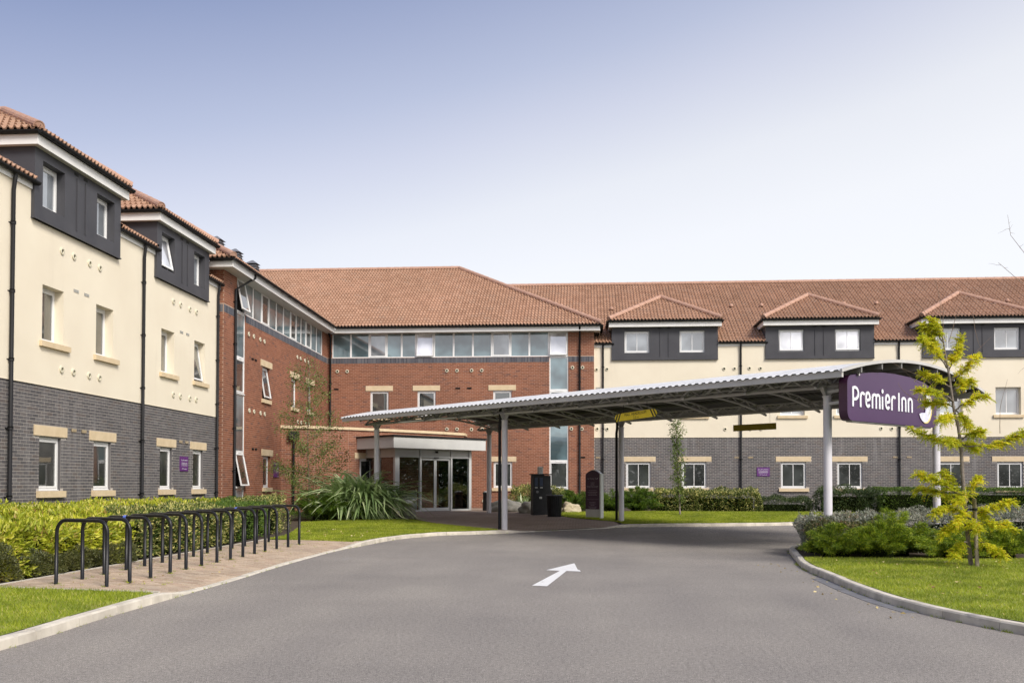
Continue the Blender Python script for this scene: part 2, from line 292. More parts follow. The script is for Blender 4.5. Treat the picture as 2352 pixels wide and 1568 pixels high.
# ------------------------------------------------------------------ masonry
def brick_field(par, fr, s0, s1, z0, z1, holes, m, n_ind=300, o0=.0, bw=.225, bh=.075, j=.012, ph=0., key=None):
    """stretcher bond of real bricks with recessed joints; the ones seen largest become single parts"""
    L = []; k0 = math.ceil((z0-3.72)/bh-1e-6); k = k0
    while 3.72+(k+1)*bh <= z1+.001:
        za = 3.72+k*bh; zb = za+bh; iv = [(s0, s1)]
        for h in holes:
            if h[2] < zb-.02 and h[3] > za+.02:
                ni = []
                for a_, b_ in iv:
                    if h[1] <= a_ or h[0] >= b_: ni.append((a_, b_)); continue
                    if h[0] > a_+.03: ni.append((a_, h[0]))
                    if h[1] < b_-.03: ni.append((h[1], b_))
                iv = ni
        off = ph+(bw/2 if k % 2 else 0)
        for a_, b_ in iv:
            x = off+math.floor((a_-off)/bw)*bw
            while x < b_:
                p, q = max(x, a_), min(x+bw, b_)
                if q-p > .035: L.append((p+j/2, q-j/2, za+j/2, zb-j/2))
                x += bw
        k += 1
    A = np.array(L); n = len(A); t = .003+RNG.random(n)*.002
    mid = np.array([fr.p(a_, 0, z) for a_, z in zip(A[:, :2].mean(1), A[:, 2])]); d = np.linalg.norm(mid-CAMP, axis=1)
    full = (A[:, 1]-A[:, 0]) > bw-j-.001; d = d+np.where(full, 0, 1e4)
    if key is not None: d = d+key(mid)
    order = np.argsort(d); ind = order[:min(n_ind, n)]; rest = order[min(n_ind, n):]
    D = np.array([fr.d[0], fr.d[1], 0.]); Nn = np.array([fr.n[0], fr.n[1], 0.]); O = np.array([fr.O[0], fr.O[1], 0.])
    def verts(B, T):
        c = [(0, 0), (1, 0), (1, 1), (0, 1)]; V = np.zeros((len(B), 8, 3))
        for q, (i_, k_) in enumerate(c):
            base = O+B[:, i_:i_+1]*D; base = base.copy(); base[:, 2] = B[:, 2+k_]
            V[:, q] = base+Nn*(o0-.002); V[:, q+4] = base+Nn*(o0+T[:, None])
        return V
    Q = np.array([(4, 5, 6, 7), (0, 1, 5, 4), (1, 2, 6, 5), (2, 3, 7, 6), (3, 0, 4, 7)])
    V = verts(A[rest], t[rest]).reshape(-1, 3); F_ = (np.arange(len(rest))[:, None, None]*8+Q[None]).reshape(-1, 4)
    if len(rest): link('brickwork', npmesh('brickwork', V, F_), m, par, kind='stuff')
    if len(ind):
        B = A[ind[0]]; Vm = verts(np.array([[0, bw-j, 0, bh-j]]), np.array([.004]))[0]-O
        me = npmesh('brick', Vm, Q)
        for i_ in ind:
            o = link('brick', me, m, par); p_ = O+A[i_, 0]*D; o.location = (p_[0], p_[1], A[i_, 2])
def soldier_band(par, fr, s0, s1, z0, z1, m, holes=()):
    n = int((s1-s0)/.075); B = []
    mb = MB()
    for i_ in range(n):
        a_ = s0+i_*.075
        if any(h[0] < a_+.04 < h[1] for h in holes): continue
        mb.fbox(fr, a_+.005, a_+.07, -.002, .010+random.random()*.002, z0+.006, z1-.006)
    link('soldier_brickwork', mb.mesh('soldier'), m, par, kind='stuff')
def panel(mb, fr, s0, s1, z0, z1, holes, o=0., depth=.12, norev=(), rev=None):
    """flat wall sheet with rectangular openings and their reveals"""
    H = [h for h in holes if h[1] > s0 and h[0] < s1 and h[3] > z0 and h[2] < z1]
    H = [(max(h[0], s0), min(h[1], s1), max(h[2], z0), min(h[3], z1)) for h in H]
    S = sorted({s0, s1, *[x for h in H for x in h[:2]]}); Z = sorted({z0, z1, *[x for h in H for x in h[2:]]})
    for a_, b_ in zip(S, S[1:]):
        for c_, d_ in zip(Z, Z[1:]):
            if any(h[0] <= a_ and h[1] >= b_ and h[2] <= c_ and h[3] >= d_ for h in H): continue
            mb.quad([fr.p(a_, o, c_), fr.p(b_, o, c_), fr.p(b_, o, d_), fr.p(a_, o, d_)])
    if rev is None: pass
    nr_ = [(max(h[0], s0), min(h[1], s1), max(h[2], z0), min(h[3], z1)) for h in norev]
    for a_, b_, c_, d_ in H:
        if (a_, b_, c_, d_) in nr_: continue
        i = -depth; mb = rev or mb
        mb.quad([fr.p(a_, o, c_), fr.p(a_, o, d_), fr.p(a_, i, d_), fr.p(a_, i, c_)]); mb.quad([fr.p(b_, o, c_), fr.p(b_, i, c_), fr.p(b_, i, d_), fr.p(b_, o, d_)])
        mb.quad([fr.p(a_, o, d_), fr.p(b_, o, d_), fr.p(b_, i, d_), fr.p(a_, i, d_)]); mb.quad([fr.p(a_, o, c_), fr.p(a_, i, c_), fr.p(b_, i, c_), fr.p(b_, o, c_)])
def window(t, fr, s0, s1, z0, z1, rec=.10, pane='pane', double=False, open_=0., sash=True, vent=True, ft=.05, label=None):
    """frame (part) with sash, panes, mullion and trickle vent below it"""
    o1 = -rec; o0 = o1-.07; mb = MB()
    mb.fbox(fr, s0, s1, o0, o1, z0, z0+ft); mb.fbox(fr, s0, s1, o0, o1, z1-ft, z1)
    mb.fbox(fr, s0, s0+ft, o0, o1, z0+ft, z1-ft); mb.fbox(fr, s1-ft, s1, o0, o1, z0+ft, z1-ft)
    if sash: mb.fbox(fr, s0-.01, s1+.01, o0, o1+.03, z0-.012, z0+.018)
    W = part(mb, 'window', M['upvc'], t)
    if label: W['label'] = label
    W.matrix_parent_inverse = Matrix.Translation(-Vector(t.location))
    a0, a1, c0, c1 = s0+ft, s1-ft, z0+ft, z1-ft
    sn, cs = math.sin(open_), math.cos(open_)
    class T:      # tilt about the top edge
        def p(q, s_, o, z): h = c1-z; oo = o-o1; return fr.p(s_, o1+oo*cs+h*sn, c1-h*cs+oo*sn)
    T = T()
    if sash:
        mb = MB(); k = .042
        mb.fbox(T, a0+.004, a1-.004, o1-.03, o1+.012, c0+.004, c0+k+.01); mb.fbox(T, a0+.004, a1-.004, o1-.03, o1+.012, c1-k-.02, c1-.004)
        mb.fbox(T, a0+.004, a0+k, o1-.03, o1+.012, c0+k+.01, c1-k-.02); mb.fbox(T, a1-k, a1-.004, o1-.03, o1+.012, c0+k+.01, c1-k-.02)
        sub(mb, 'sash', M['upvc'], W); b0, b1, d0, d1 = a0+k, a1-k, c0+k+.01, c1-k-.02
    else: b0, b1, d0, d1 = a0, a1, c0, c1
    mid = (b0+b1)/2; cells = [(b0, mid-.014), (mid+.014, b1)] if double else [(b0, b1)]
    for x0, x1 in cells:
        mb = MB(); mb.fbox(T, x0-.003, x1+.003, o1-.026, o1-.014, d0-.003, d1+.003); sub(mb, 'pane', M[pane], W)
    if double:
        mb = MB(); mb.fbox(T, mid-.014, mid+.014, o1-.03, o1+.002, d0, d1); sub(mb, 'mullion', M['upvc'], W)
    if vent:
        for x0, x1 in ([(s0+.17, mid-.08), (mid+.08, s1-.17)] if double else [((s0+s1)/2-.15, (s0+s1)/2+.15)]):
            mb = MB(); mb.fbox(fr, x0, x1, o1+.001, o1+.022, z1-.040, z1-.012); v_ = sub(mb, 'trickle_vent', M['upvc'], W)
    if open_ > 0:
        mb = MB(); mb.fbox(fr, a0, a1, o0-.01, o0, c0, c1); sub(mb, 'dark_opening', M['dark'], W)
    return W
def stone(t, fr, s0, s1, z0, z1, o, name):
    mb = MB(); mb.fbox(fr, s0, s1, -.05, o, z0, z1); return part(mb, name, M['stone'], t)
def wall_vent(t, fr, s_, z, o=.012):
    """round terminal: pale ring with a dark mouth"""
    mb = MB(); n = 14
    for k in range(n):
        a_, b_ = 2*math.pi*k/n, 2*math.pi*(k+1)/n; R1, R0 = .082, .05
        P = lambda ang, r, oo: fr.p(s_+r*math.cos(ang), oo, z+r*math.sin(ang))
        mb.quad([P(a_, R1, o), P(b_, R1, o), P(b_, R1, o+.03), P(a_, R1, o+.03)]); mb.quad([P(a_, R1, o+.03), P(b_, R1, o+.03), P(b_, R0, o+.035), P(a_, R0, o+.035)])
        mb.quad([P(a_, R0, o+.035), P(b_, R0, o+.035), P(b_, R0, o-.0), P(a_, R0, o-.0)])
    v_ = part(mb, 'wall_vent', M['vent'], t)
    mb = MB(); mb.quad([fr.p(s_+.052*math.cos(2*math.pi*k/n), o+.004, z+.052*math.sin(2*math.pi*k/n)) for k in range(n)]); sub(mb, 'vent_mouth', M['dark_olive'], v_)
M['vent'] = mat('cream plastic terminal', (.66, .62, .48), .5); M['dark_olive'] = mat('vent mouth', (.035, .033, .012), .7)
def grille(t, fr, s_, z, m, o=.012):
    mb = MB(); mb.fbox(fr, s_-.11, s_+.11, o-.01, o+.004, z-.035, z+.035)
    gr_ = part(mb, 'air_brick', M['dark'], t); mb = MB()
    for k in range(5): mb.fbox(fr, s_-.11, s_+.11, o+.004, o+.012, z-.035+k*.015, z-.027+k*.015)
    sub(mb, 'grille_slats', M[m], gr_)
def gutter(t, pts, r=.068):
    """half round gutter with brackets"""
    mb = MB(); n = 8
    for P0, P1 in zip(pts, pts[1:]):
        A, B = Vector(P0), Vector(P1); e = (B-A).normalized(); s_ = e.cross(Vector((0, 0, 1)))
        for k in range(n):
            a_, b_ = math.pi+math.pi*k/n, math.pi+math.pi*(k+1)/n
            f = lambda Q, th, rr: Q+s_*math.cos(th)*rr+Vector((0, 0, math.sin(th)*rr))
            mb.quad([f(A, a_, r), f(B, a_, r), f(B, b_, r), f(A, b_, r)])
        mb.quad([f(A, math.pi, r), f(B, math.pi, r), f(B, 0, r), f(A, 0, r)])
        for Q in (A, B): mb.quad([f(Q, math.pi+math.pi*k/n, r) for k in range(n+1)])
        L = (B-A).length; q = .5
        while q < L:
            Q = A+e*q; mb.quad([f(Q, math.pi+math.pi*k/n, r*1.12) for k in range(n+1)]); mb.quad([f(Q+e*.04, math.pi+math.pi*k/n, r*1.12) for k in range(n+1)])
            for k in range(n):
                a_, b_ = math.pi+math.pi*k/n, math.pi+math.pi*(k+1)/n; mb.quad([f(Q, a_, r*1.12), f(Q+e*.04, a_, r*1.12), f(Q+e*.04, b_, r*1.12), f(Q, b_, r*1.12)])
            q += .95
    return part(mb, 'gutter', M['gutter'], t)
def downpipe(t, fr, s_, ztop, o_top, zb=.1, o=.075, name='downpipe', r=.044, s_top=None):
    s_top = s_ if s_top is None else s_top
    mb = MB(); mb.tube([fr.p(s_top, o_top, ztop), fr.p(s_top, o_top, ztop-.12), fr.p(s_, o, ztop-.12-(.28 if s_top == s_ else .55)), fr.p(s_, o, zb)], r, 8)
    z = ztop-1.1
    while z > zb+.3:
        mb.tube([fr.p(s_, o, z-.035), fr.p(s_, o, z+.035)], r*1.3, 8); mb.fbox(fr, s_-.07, s_+.07, .0, .03, z-.012, z+.012); z -= 1.45
    return part(mb, name, M['gutter'], t, True)
# ------------------------------------------------------------------ pantiles
TW, TG = .32, .33
def tile_profile():
    P = []
    for k in range(13):
        x = k/12; ph = (x*2) % 1.0
        P.append((x*TW, .062*max(0., math.sin(math.pi*min(1, ph/.55)))**.8 if ph < .55 else -.004*math.sin(math.pi*(ph-.55)/.45)))
    return P
TP = tile_profile()
def slope(par, O, e, s_, ulo, uhi, vlen, n_ind=0, v_max=None, v_min=0.):
    """pantile courses: O eave start, e along the eave, s_ up the slope"""
    O, e, s_ = Vector(O), Vector(e).normalized(), Vector(s_).normalized(); nn = e.cross(s_).normalized()
    if nn.z < 0: nn = -nn
    # underlay sheet
    mb = MB(); n = 24; vk = [v_min+(vlen-v_min)*k/n for k in range(n+1)]; pl = [O+e*ulo(q)+s_*q-nn*.02 for q in vk]; pr = [O+e*uhi(q)+s_*q-nn*.02 for q in vk]
    for k in range(n): mb.quad([pl[k], pr[k], pr[k+1], pl[k+1]])
    part_ = par
    K0 = int(v_min/TG)
    sub(mb, 'underlay', M['dark'], part_)
    rows = int((v_max or vlen)/TG)+1; X = np.array([p[0] for p in TP]); Hh = np.array([p[1] for p in TP]); K = len(X)
    Vs, ids = [], []; E, S, NN, OO = (np.array(q) for q in (e, s_, nn, O))
    jit = RNG.normal(0, .003, (rows, 400))
    for r in range(K0, rows):
        v0 = r*TG; v1 = min(v0+TG+.03, vlen)
        if v0 >= vlen-.05: break
        lo, hi = ulo(v0), uhi(v0); lo1, hi1 = ulo(v1), uhi(v1)
        c = int(math.floor(min(lo, lo1)/TW)); cend = int(math.ceil(max(hi, hi1)/TW))
        while c < cend:
            u = c*TW+X; a0 = np.clip(u, lo, hi); a1 = np.clip(u, lo1, hi1)
            if a0[-1]-a0[0] > .03 or a1[-1]-a1[0] > .03:
                up = .048+jit[r, c % 400]
                B = OO+a0[:, None]*E+v0*S+(Hh+up)[:, None]*NN; Tt = OO+a1[:, None]*E+v1*S+(Hh*.9+.002)[:, None]*NN
                Fb = OO+a0[:, None]*E+v0*S+(Hh+up-.042)[:, None]*NN
                full = (a0[0] == u[0] and a0[-1] == u[-1] and a1[0] == u[0] and a1[-1] == u[-1] and v1 == v0+TG+.03)
                Vs.append(np.concatenate([B, Tt, B, Fb])); ids.append((full, c, r))
            c += 1
    Q = np.array([(i_, i_+1, K+i_+1, K+i_) for i_ in range(K-1)]+[(3*K+i_, 3*K+i_+1, 2*K+i_+1, 2*K+i_) for i_ in range(K-1)])
    V = np.array(Vs); cen = V.mean(1); d = np.linalg.norm(cen-CAMP, axis=1)+np.array([0 if q[0] else 1e4 for q in ids])
    order = np.argsort(d); ni = min(n_ind, int(sum(q[0] for q in ids))); ind, rest = order[:ni], order[ni:]
    if len(rest):
        F_ = (np.arange(len(rest))[:, None, None]*(4*K)+Q[None]).reshape(-1, 4)
        link('roof_tiling', npmesh('roof_tiling', V[rest].reshape(-1, 3), F_, True), M['tile'], part_, kind='stuff')
    if len(ind):
        base = V[ind[0]]; ref = np.array(OO+ids[ind[0]][1]*TW*E+ids[ind[0]][2]*TG*S); me = npmesh('roof_tile', base-ref, Q, True); me.materials.append(M['tile'])
        for i_ in ind:
            o = link('roof_tile', me, None, part_); o.location = Vector(OO+ids[i_][1]*TW*E+ids[i_][2]*TG*S)
def ridge(par, A, B, r=.125, L=.45):
    A, B = Vector(A), Vector(B); D = B-A; n = max(1, round(D.length/L)); d = D/n; e = d.normalized(); s_ = e.cross(Vector((0, 0, 1))).normalized(); u_ = s_.cross(e)
    mb = MB(); k = 8
    for q in range(k):
        a_, b_ = -.25+(math.pi+.5)*q/k, -.25+(math.pi+.5)*(q+1)/k
        f = lambda t_, th, rr: e*t_+s_*math.cos(th)*rr+u_*math.sin(th)*rr
        l = d.length
        mb.quad([f(0, a_, r), f(l+.03, a_, r*.93), f(l+.03, b_, r*.93), f(0, b_, r)]); mb.quad([f(0, a_, r), f(0, b_, r), f(0, b_, r-.02), f(0, a_, r-.02)])
    mb.quad([f(.01, -.25+(math.pi+.5)*q/k, r-.02) for q in range(k+1)])
    me = mb.mesh('ridge_tile'); me.materials.append(M['ridge'])
    for q in range(n): o = link('ridge_tile', me, None, par); o.location = A+d*q
# ================================================================== ground
def clean_poly(name, pts, h, m, kind='structure', edge=0.0, **props):
    """flat area following the gentle rise of the ground"""
    bm = bmesh.new(); vs_ = [bm.verts.new((x, y, 0)) for x, y in pts]; bm.faces.new(vs_)
    for y in (27., 29.2, 31.4, 33.6, 35.8, 38.):
        bmesh.ops.bisect_plane(bm, geom=bm.verts[:]+bm.edges[:]+bm.faces[:], plane_co=(0, y, 0), plane_no=(0, 1, 0))
    for q in (0., .3, .6, .9, 1.2) if callable(h) else ():
        bmesh.ops.bisect_plane(bm, geom=bm.verts[:]+bm.edges[:]+bm.faces[:], plane_co=(-1.6-.606*q, 29.2+.795*q, 0), plane_no=(-.606, .795, 0))
    bmesh.ops.triangulate(bm, faces=bm.faces[:])
    for v in bm.verts: v.co.z = gz(v.co.y)+(h(v.co.x, v.co.y) if callable(h) else h)
    me = bpy.data.meshes.new(name); bm.to_mesh(me); bm.free()
    o = link(name, me, m); o['kind'] = kind
    for k, v in props.items(): o[k] = v
    return o
def smooth_path(P, n=6):
    P = [Vector(p) for p in P]; out = []
    for i in range(len(P)-1):
        p0, p1, p2, p3 = P[max(i-1, 0)], P[i], P[i+1], P[min(i+2, len(P)-1)]
        for k in range(n):
            t = k/n; out.append(.5*((2*p1)+(-p0+p2)*t+(2*p0-5*p1+4*p2-p3)*t*t+(-p0+3*p1-3*p2+p3)*t**3))
    return out+[P[-1]]
# kerb lines (x, y, height of the kerb above the road)
KL = [(-5.15, -3, .1), (-5.2, 2, .1), (-5.24, 8.3, .1), (-5.34, 10.1, .1), (-5.38, 11.9, .1), (-5.40, 12.9, .022), (-5.43, 14.8, .02), (-5.54, 17.5, .02), (-5.57, 20.4, .02), (-5.50, 22.0, .03), (-5.38, 23.0, .1), (-5.2, 25.0, .1), (-4.9, 26.4, .1), (-4.3, 27.5, .1), (-3.3, 28.0, .1), (-2.35, 28.5, .1), (-1.6, 29.2, .025), (.5, 30.75, .02), (1.2, 31.35, .09), (2.0, 31.6, .1), (4.15, 32.05, .1), (6.6, 32.6, .1), (7.6, 33.3, .1), (8.4, 34.9, .1), (9.3, 36.7, .1), (10.6, 37.3, .1), (16, 37.8, .1), (30, 38.4, .1)]
KI = [(16, 3.6, .1), (8.5, 5.1, .1), (6.2, 6.7, .1), (5.1, 8.3, .1), (4.45, 9.8, .1), (4.14, 10.7, .1), (3.94, 11.5, .1), (3.81, 12.6, .1), (3.78, 14, .1), (3.82, 15.5, .1), (3.85, 17, .1), (3.96, 18.2, .1), (4.14, 19.3, .1), (4.34, 20.6, .1), (4.7, 22.4, .1), (5.8, 24.6, .1), (7.6, 26.3, .1), (10.2, 27.8, .1), (14, 28.6, .1), (24, 29.2, .1)]
SL, SI = smooth_path(KL), smooth_path(KI)
m0 = MB(); m0.quad([(-400, -400, -.06), (400, -400, -.06), (400, 600, -.06), (-400, 600, -.06)])
o = m0.build('ground', M['lawn']); o['kind'] = 'structure'
clean_poly('road', [(-30, -40), (40, -40), (40, 41), (-30, 41)], 0., M['asphalt'])
west = [(p.x-.06, p.y) for p in SL if p.y < 12]+[(-5.47, 12.04), (-8.04, 12.45), (-8.04, 24.0), (-5.62, 22.95)]+[(p.x-.06, p.y) for p in SL if 23 < p.y < 28.3]+[(-3.6, 30.6), (-1.0, 32.6), (.9, 32.8)]+[(p.x-.06, p.y) for p in SL if p.y > 31.6]
clean_poly('planting_bed', west+[(40, 38.4), (40, 47), (-14, 47), (-14, -3)], .085, M['soil'])
island = [(p.x+.06 if p.y > 3 else p.x, p.y) for p in SI]
clean_poly('planting_bed', island+[(24, 3.6)], .085, M['soil'])
def kerb(path, side, name='kerb'):
    par = MB(); K_ = bpy.data.objects.new(name, None); C.objects.link(K_); K_['kind'] = 'structure'
    # walk along the path and lay straight stones
    L = [0.]; 
    for a_, b_ in zip(path, path[1:]): L.append(L[-1]+(Vector(b_[:2])-Vector(a_[:2])).length)
    def at(q):
        q = max(0, min(L[-1]-1e-6, q)); i = max(j for j in range(len(L)) if L[j] <= q); i = min(i, len(path)-2); t = (q-L[i])/(L[i+1]-L[i]); return path[i].lerp(path[i+1], t)
    def nrm(q): a_, b_ = at(q-.15), at(q+.15); d = Vector((b_.x-a_.x, b_.y-a_.y)).normalized(); return Vector((-d.y, d.x))*side
    q = 0.; ln = .914
    while q < L[-1]-.1:
        q1 = min(q+ln, L[-1]); mb = MB(); n = 3; dz = random.uniform(-.004, .004); rows = []
        for k in range(n+1):
            s_ = q+.004+(q1-q-.008)*k/n; p = at(s_); m_ = nrm(s_); g0 = gz(p.y); h = p.z+dz
            rows.append([(p.x, p.y, g0-.05), (p.x+m_.x*.012, p.y+m_.y*.012, g0+max(.004, h-.018)), (p.x+m_.x*.03, p.y+m_.y*.03, g0+h), (p.x+m_.x*.125, p.y+m_.y*.125, g0+h), (p.x+m_.x*.125, p.y+m_.y*.125, g0-.05)])
        for r0, r1 in zip(rows, rows[1:]):
            for k in range(4): mb.quad([r0[k], r1[k], r1[k+1], r0[k+1]])
        mb.quad(rows[0]); mb.quad(rows[-1][::-1])
        mb.build('kerb_stone', M['kerb'], K_); q = q1
kerb(SL, 1); kerb(SI, -1)
# road arrow (worn paint, one flat marking)
ar = [(-.784, 14.235), (-.557, 14.166), (-.319, 16.698), (-.073, 16.599), (-.09, 16.85), (-.11, 16.92), (-.13, 17.0), (-.201, 18.331), (-.678, 16.821), (-.435, 16.706)]
mb = MB(); mb.v = [(x, y, .004) for x, y in ar]; mb.f = [(0, 1, 2, 9), (2, 3, 4, 5, 6, 7), (2, 7, 8, 9)]
mb.build('road_arrow', M['paint'], None, label='white painted direction arrow on the grey tarmac road', category='road marking')
# drainage slabs beside the right kerb
Dc = bpy.data.objects.new('drainage_channel', None); C.objects.link(Dc); Dc['kind'] = 'structure'
M['slab'] = mk('grey channel slab', [(.3, (.13, .13, .14)), (.7, (.20, .20, .21))], 6, .8)
for k in range(9):
    y0 = 11.6+k*.46; mb = MB(); x = lambda y: np.interp(y, [11.5, 12.6, 14, 15.5, 17], [3.92, 3.79, 3.76, 3.80, 3.83])-.01
    mb.hexa([(x(y0)-.17, y0, -.02), (x(y0), y0, -.02), (x(y0+.44), y0+.44, -.02), (x(y0+.44)-.17, y0+.44, -.02), (x(y0)-.17, y0, .005), (x(y0), y0, .007), (x(y0+.44), y0+.44, .007), (x(y0+.44)-.17, y0+.44, .005)]); mb.build('channel_slab', M['slab'], Dc)
# block paved cycle parking
PV = bpy.data.objects.new('paved_area', None); C.objects.link(PV); PV['kind'] = 'structure'
def kx(y): return float(np.interp(y, [q[1] for q in KL[:16]], [q[0] for q in KL[:16]]))-.13
def pz(x, y):
    kz = float(np.interp(y, [q[1] for q in KL[:16]], [q[2] for q in KL[:16]])); t = min(1, max(0, (kx(y)-x)/1.0)); return kz+(.1-kz)*t
Y0, Y1 = 12.12, 23.3
def front(x): return 12.12+.16*(-5.5-x)/2.45
def backx(y): return -8.05
mb = MB()
for i_ in range(28):
    y, y2 = 12.0+i_*.41, 12.0+(i_+1)*.41
    for j in range(6):
        f = lambda y_, q: (kx(y_)+(backx(y_)-kx(y_))*q/6); P = lambda y_, q: (f(y_, q), y_, pz(f(y_, q), y_)-.02)
        mb.quad([P(y, j), P(y, j+1), P(y2, j+1), P(y2, j)])
sub(mb, 'joint_bed', M['joint'], PV)
PB = []
row = 0; y = 12.14
while y < 23.45:
    off = (.1 if row % 2 else 0); x = -8.05+off-.2
    while x < -5.4:
        x0, x1 = max(x+.005, -8.05), min(x+.195, kx(y+.05)-.004)
        if x1-x0 > .05 and y > front((x0+x1)/2) and y < 23.3+(x+5.6)*-.5: PB.append((x0, x1, y+.005, y+.095))
        x += .2
    y += .1; row += 1
PB = np.array(PB); order = np.argsort(np.hypot(PB[:, 0], PB[:, 2])+np.where(PB[:, 1]-PB[:, 0] > .185, 0, 1e3)); ind, rest = order[:300], order[300:]
def pv(B):
    V = np.zeros((len(B), 8, 3)); ins = .006
    for q, (a_, b_) in enumerate(((0, 2), (1, 2), (1, 3), (0, 3))):
        for tt in (0, 1):
            sx = (ins if a_ == 0 else -ins)*tt; sy_ = (ins if b_ == 2 else -ins)*tt
            V[:, q+4*tt, 0] = B[:, a_]+sx; V[:, q+4*tt, 1] = B[:, b_]+sy_
            z = np.array([pz(x_, y_) for x_, y_ in zip(B[:, a_], B[:, b_])]); V[:, q+4*tt, 2] = z-(.012 if not tt else 0)+.004*tt
    V[:, 4:, 2] += RNG.normal(0, .0012, (len(B), 1)); return V
QB = np.array([(4, 5, 6, 7), (0, 1, 5, 4), (1, 2, 6, 5), (2, 3, 7, 6), (3, 0, 4, 7)])
V = pv(PB[rest]); link('block_paving', npmesh('block_paving', V.reshape(-1, 3), (np.arange(len(rest))[:, None, None]*8+QB).reshape(-1, 4)), M['paver'], PV, kind='stuff')
pme = npmesh('paving_block', np.array([(.005, .005, -.014), (.195, .005, -.014), (.195, .095, -.014), (.005, .095, -.014), (.010, .010, .003), (.190, .010, .003), (.190, .090, .003), (.010, .090, .003)]), QB); pme.materials.append(M['paver'])
for i_ in ind:
    o = link('paving_block', pme, None, PV); x_, y_ = PB[i_, 0]-.005, PB[i_, 2]-.005
    o.location = (x_, y_, pz(x_+.1, y_+.05)+random.uniform(-.001, .0015)); o.rotation_euler = (0, math.atan2(pz(x_, y_)-pz(x_+.2, y_), .2), 0)
# edging strips of the paving
mb = MB()
mb.hexa([(-8.06, 12.08+.39, .0), (-5.5, 12.05, .0), (-5.5, 12.10, .0), (-8.06, 12.13+.39, .0), (-8.06, 12.08+.39, .108), (-5.5, 12.05, .108), (-5.5, 12.10, .108), (-8.06, 12.13+.39, .108)]); mb.box(-8.11, -8.06, 12.4, 24.2, 0, .112)
sub(mb, 'edging', M['kerb'], PV)
# door paving
clean_poly('footpath', [(-2.44, 28.56), (-1.6, 29.28), (.5, 30.84), (1.3, 31.5), (1.0, 32.6), (.3, 33.5), (-.5, 34.6), (-.85, 35.5), (-1.2, 36.4), (-1.95, 37.0), (-2.6, 38.3), (-3.6, 40.6), (-3.6, 44.9), (-8, 44.9), (-10.5, 39), (-7.5, 36.2), (-6.3, 35.2), (-5.9, 33.3), (-4.9, 31.4), (-3.4, 29.6)], lambda x, y: .03+.074*min(1, max(0, ((x+1.6)*-.606+(y-29.2)*.795)/1.2)) if -2.6 < x < 1.6 and y < 33 else .104, M['brown_paving'])
# ================================================================== red brick block
RB = thing('brick_block', 'red brick corner block with high strip of teal windows under a tiled roof', 'building', (-6, 45, .38))
WC = Fr((0, 44.95), (1, 0)); WRL = Fr((-11.42, 0), (-.0194, 1))
cr_y = lambda Y: Y*11.42/(11.97-.0194*Y)
CX = .43
ztop = 8.72
strip = (-12.06, -.80, 7.52, 8.72); vst = (-1.66, -.78, .3, 7.52)
cwin = [(-10.2, -9.32), (-7.93, -7.06), (-4.32, -3.45)]
holes = [strip, vst]+[(a_, b_, 4.68, 5.93) for a_, b_ in cwin]+[(-4.29, -3.41, 1.34, 2.57)]
mb = MB(); panel(mb, WC, -12.35, CX, .0, ztop, holes, 0, .14, rev=(rv1 := MB())); mb.quad([WC.p(CX, 0, 0), WC.p(CX, -.4, 0), WC.p(CX, -.4, ztop), WC.p(CX, 0, ztop)])
wc = part(mb, 'wall', M['mortar_red'], RB); sub(rv1, 'reveal', M['brick_red'], wc)
bh_ = holes+[(a_-.22, b_+.21, 5.93, 6.17) for a_, b_ in cwin]+[(-4.40, -3.22, 2.57, 2.80), (-4.36, -3.30, 1.18, 1.34), (-13, 1, 7.25, 7.52)]
brick_field(wc, WC, -12.33, CX, .1, ztop, bh_, M['brick_red'], 300)
soldier_band(wc, WC, -12.33, CX, 7.25, 7.51, M['brick_blue'], [(-1.66, -.78)])
for k, (a_, b_) in enumerate(cwin):
    stone(RB, WC, a_-.22, b_+.21, 5.935, 6.17, .035, 'lintel'); stone(RB, WC, a_-.08, b_+.08, 4.54, 4.68, .07, 'sill')
    window(RB, WC, a_, b_, 4.68, 5.93, .06)
stone(RB, WC, -4.40, -3.22, 2.575, 2.80, .035, 'lintel'); stone(RB, WC, -4.37, -3.30, 1.19, 1.33, .07, 'sill'); window(RB, WC, -4.29, -3.41, 1.34, 2.57, .06)
cells = [(-12.06, -11.16, 0), (-11.16, -10.27, 0), (-10.27, -9.42, 1), (-9.42, -8.70, 0), (-8.70, -8.02, 0), (-8.02, -7.14, 2), (-7.14, -6.21, 0), (-6.21, -5.29, 0), (-5.29, -4.39, 0), (-4.39, -3.50, 1), (-3.50, -2.61, 0), (-2.61, -1.69, 0), (-1.69, -.80, 2)]
for a_, b_, k in cells:
    window(RB, WC, a_, b_, 7.52, 8.72, .03, pane='pane_teal' if k == 0 else 'pane_pale' if k == 1 else 'pane_white', sash=k > 0, vent=k > 0, open_=.10 if k == 2 else 0, ft=.042)
for z0, z1, k in ((5.93, 7.50, 0), (4.68, 5.93, 1), (2.60, 4.68, 0), (1.30, 2.60, 1), (.38, 1.30, 0)):
    window(RB, WC, -1.66, -.78, z0, z1, .03, pane='pane_teal' if k == 0 else 'pane', sash=k > 0, vent=k > 0, ft=.045)
for s_, z in [(-11.8, 6.88), (-11.32, 6.88), (-6.52, 6.88), (-6.04, 6.88), (-5.34, 6.88), (-4.86, 6.88), (-.58, 6.98), (-.11, 6.98), (-6.51, 4.11), (-6.03, 4.11), (-5.34, 4.09), (-4.83, 4.10), (-.63, 4.11), (-.14, 4.10), (-4.75, .72)]: wall_vent(RB, WC, s_, z)
for s_, z in [(-11.85, 6.03), (-6.0, 6.04), (-5.45, 6.04), (-.1, 2.77)]:
    grille(RB, WC, s_, z, 'gutter')
downpipe(RB, WC, -.24, 8.85, .5, .5, .075); 
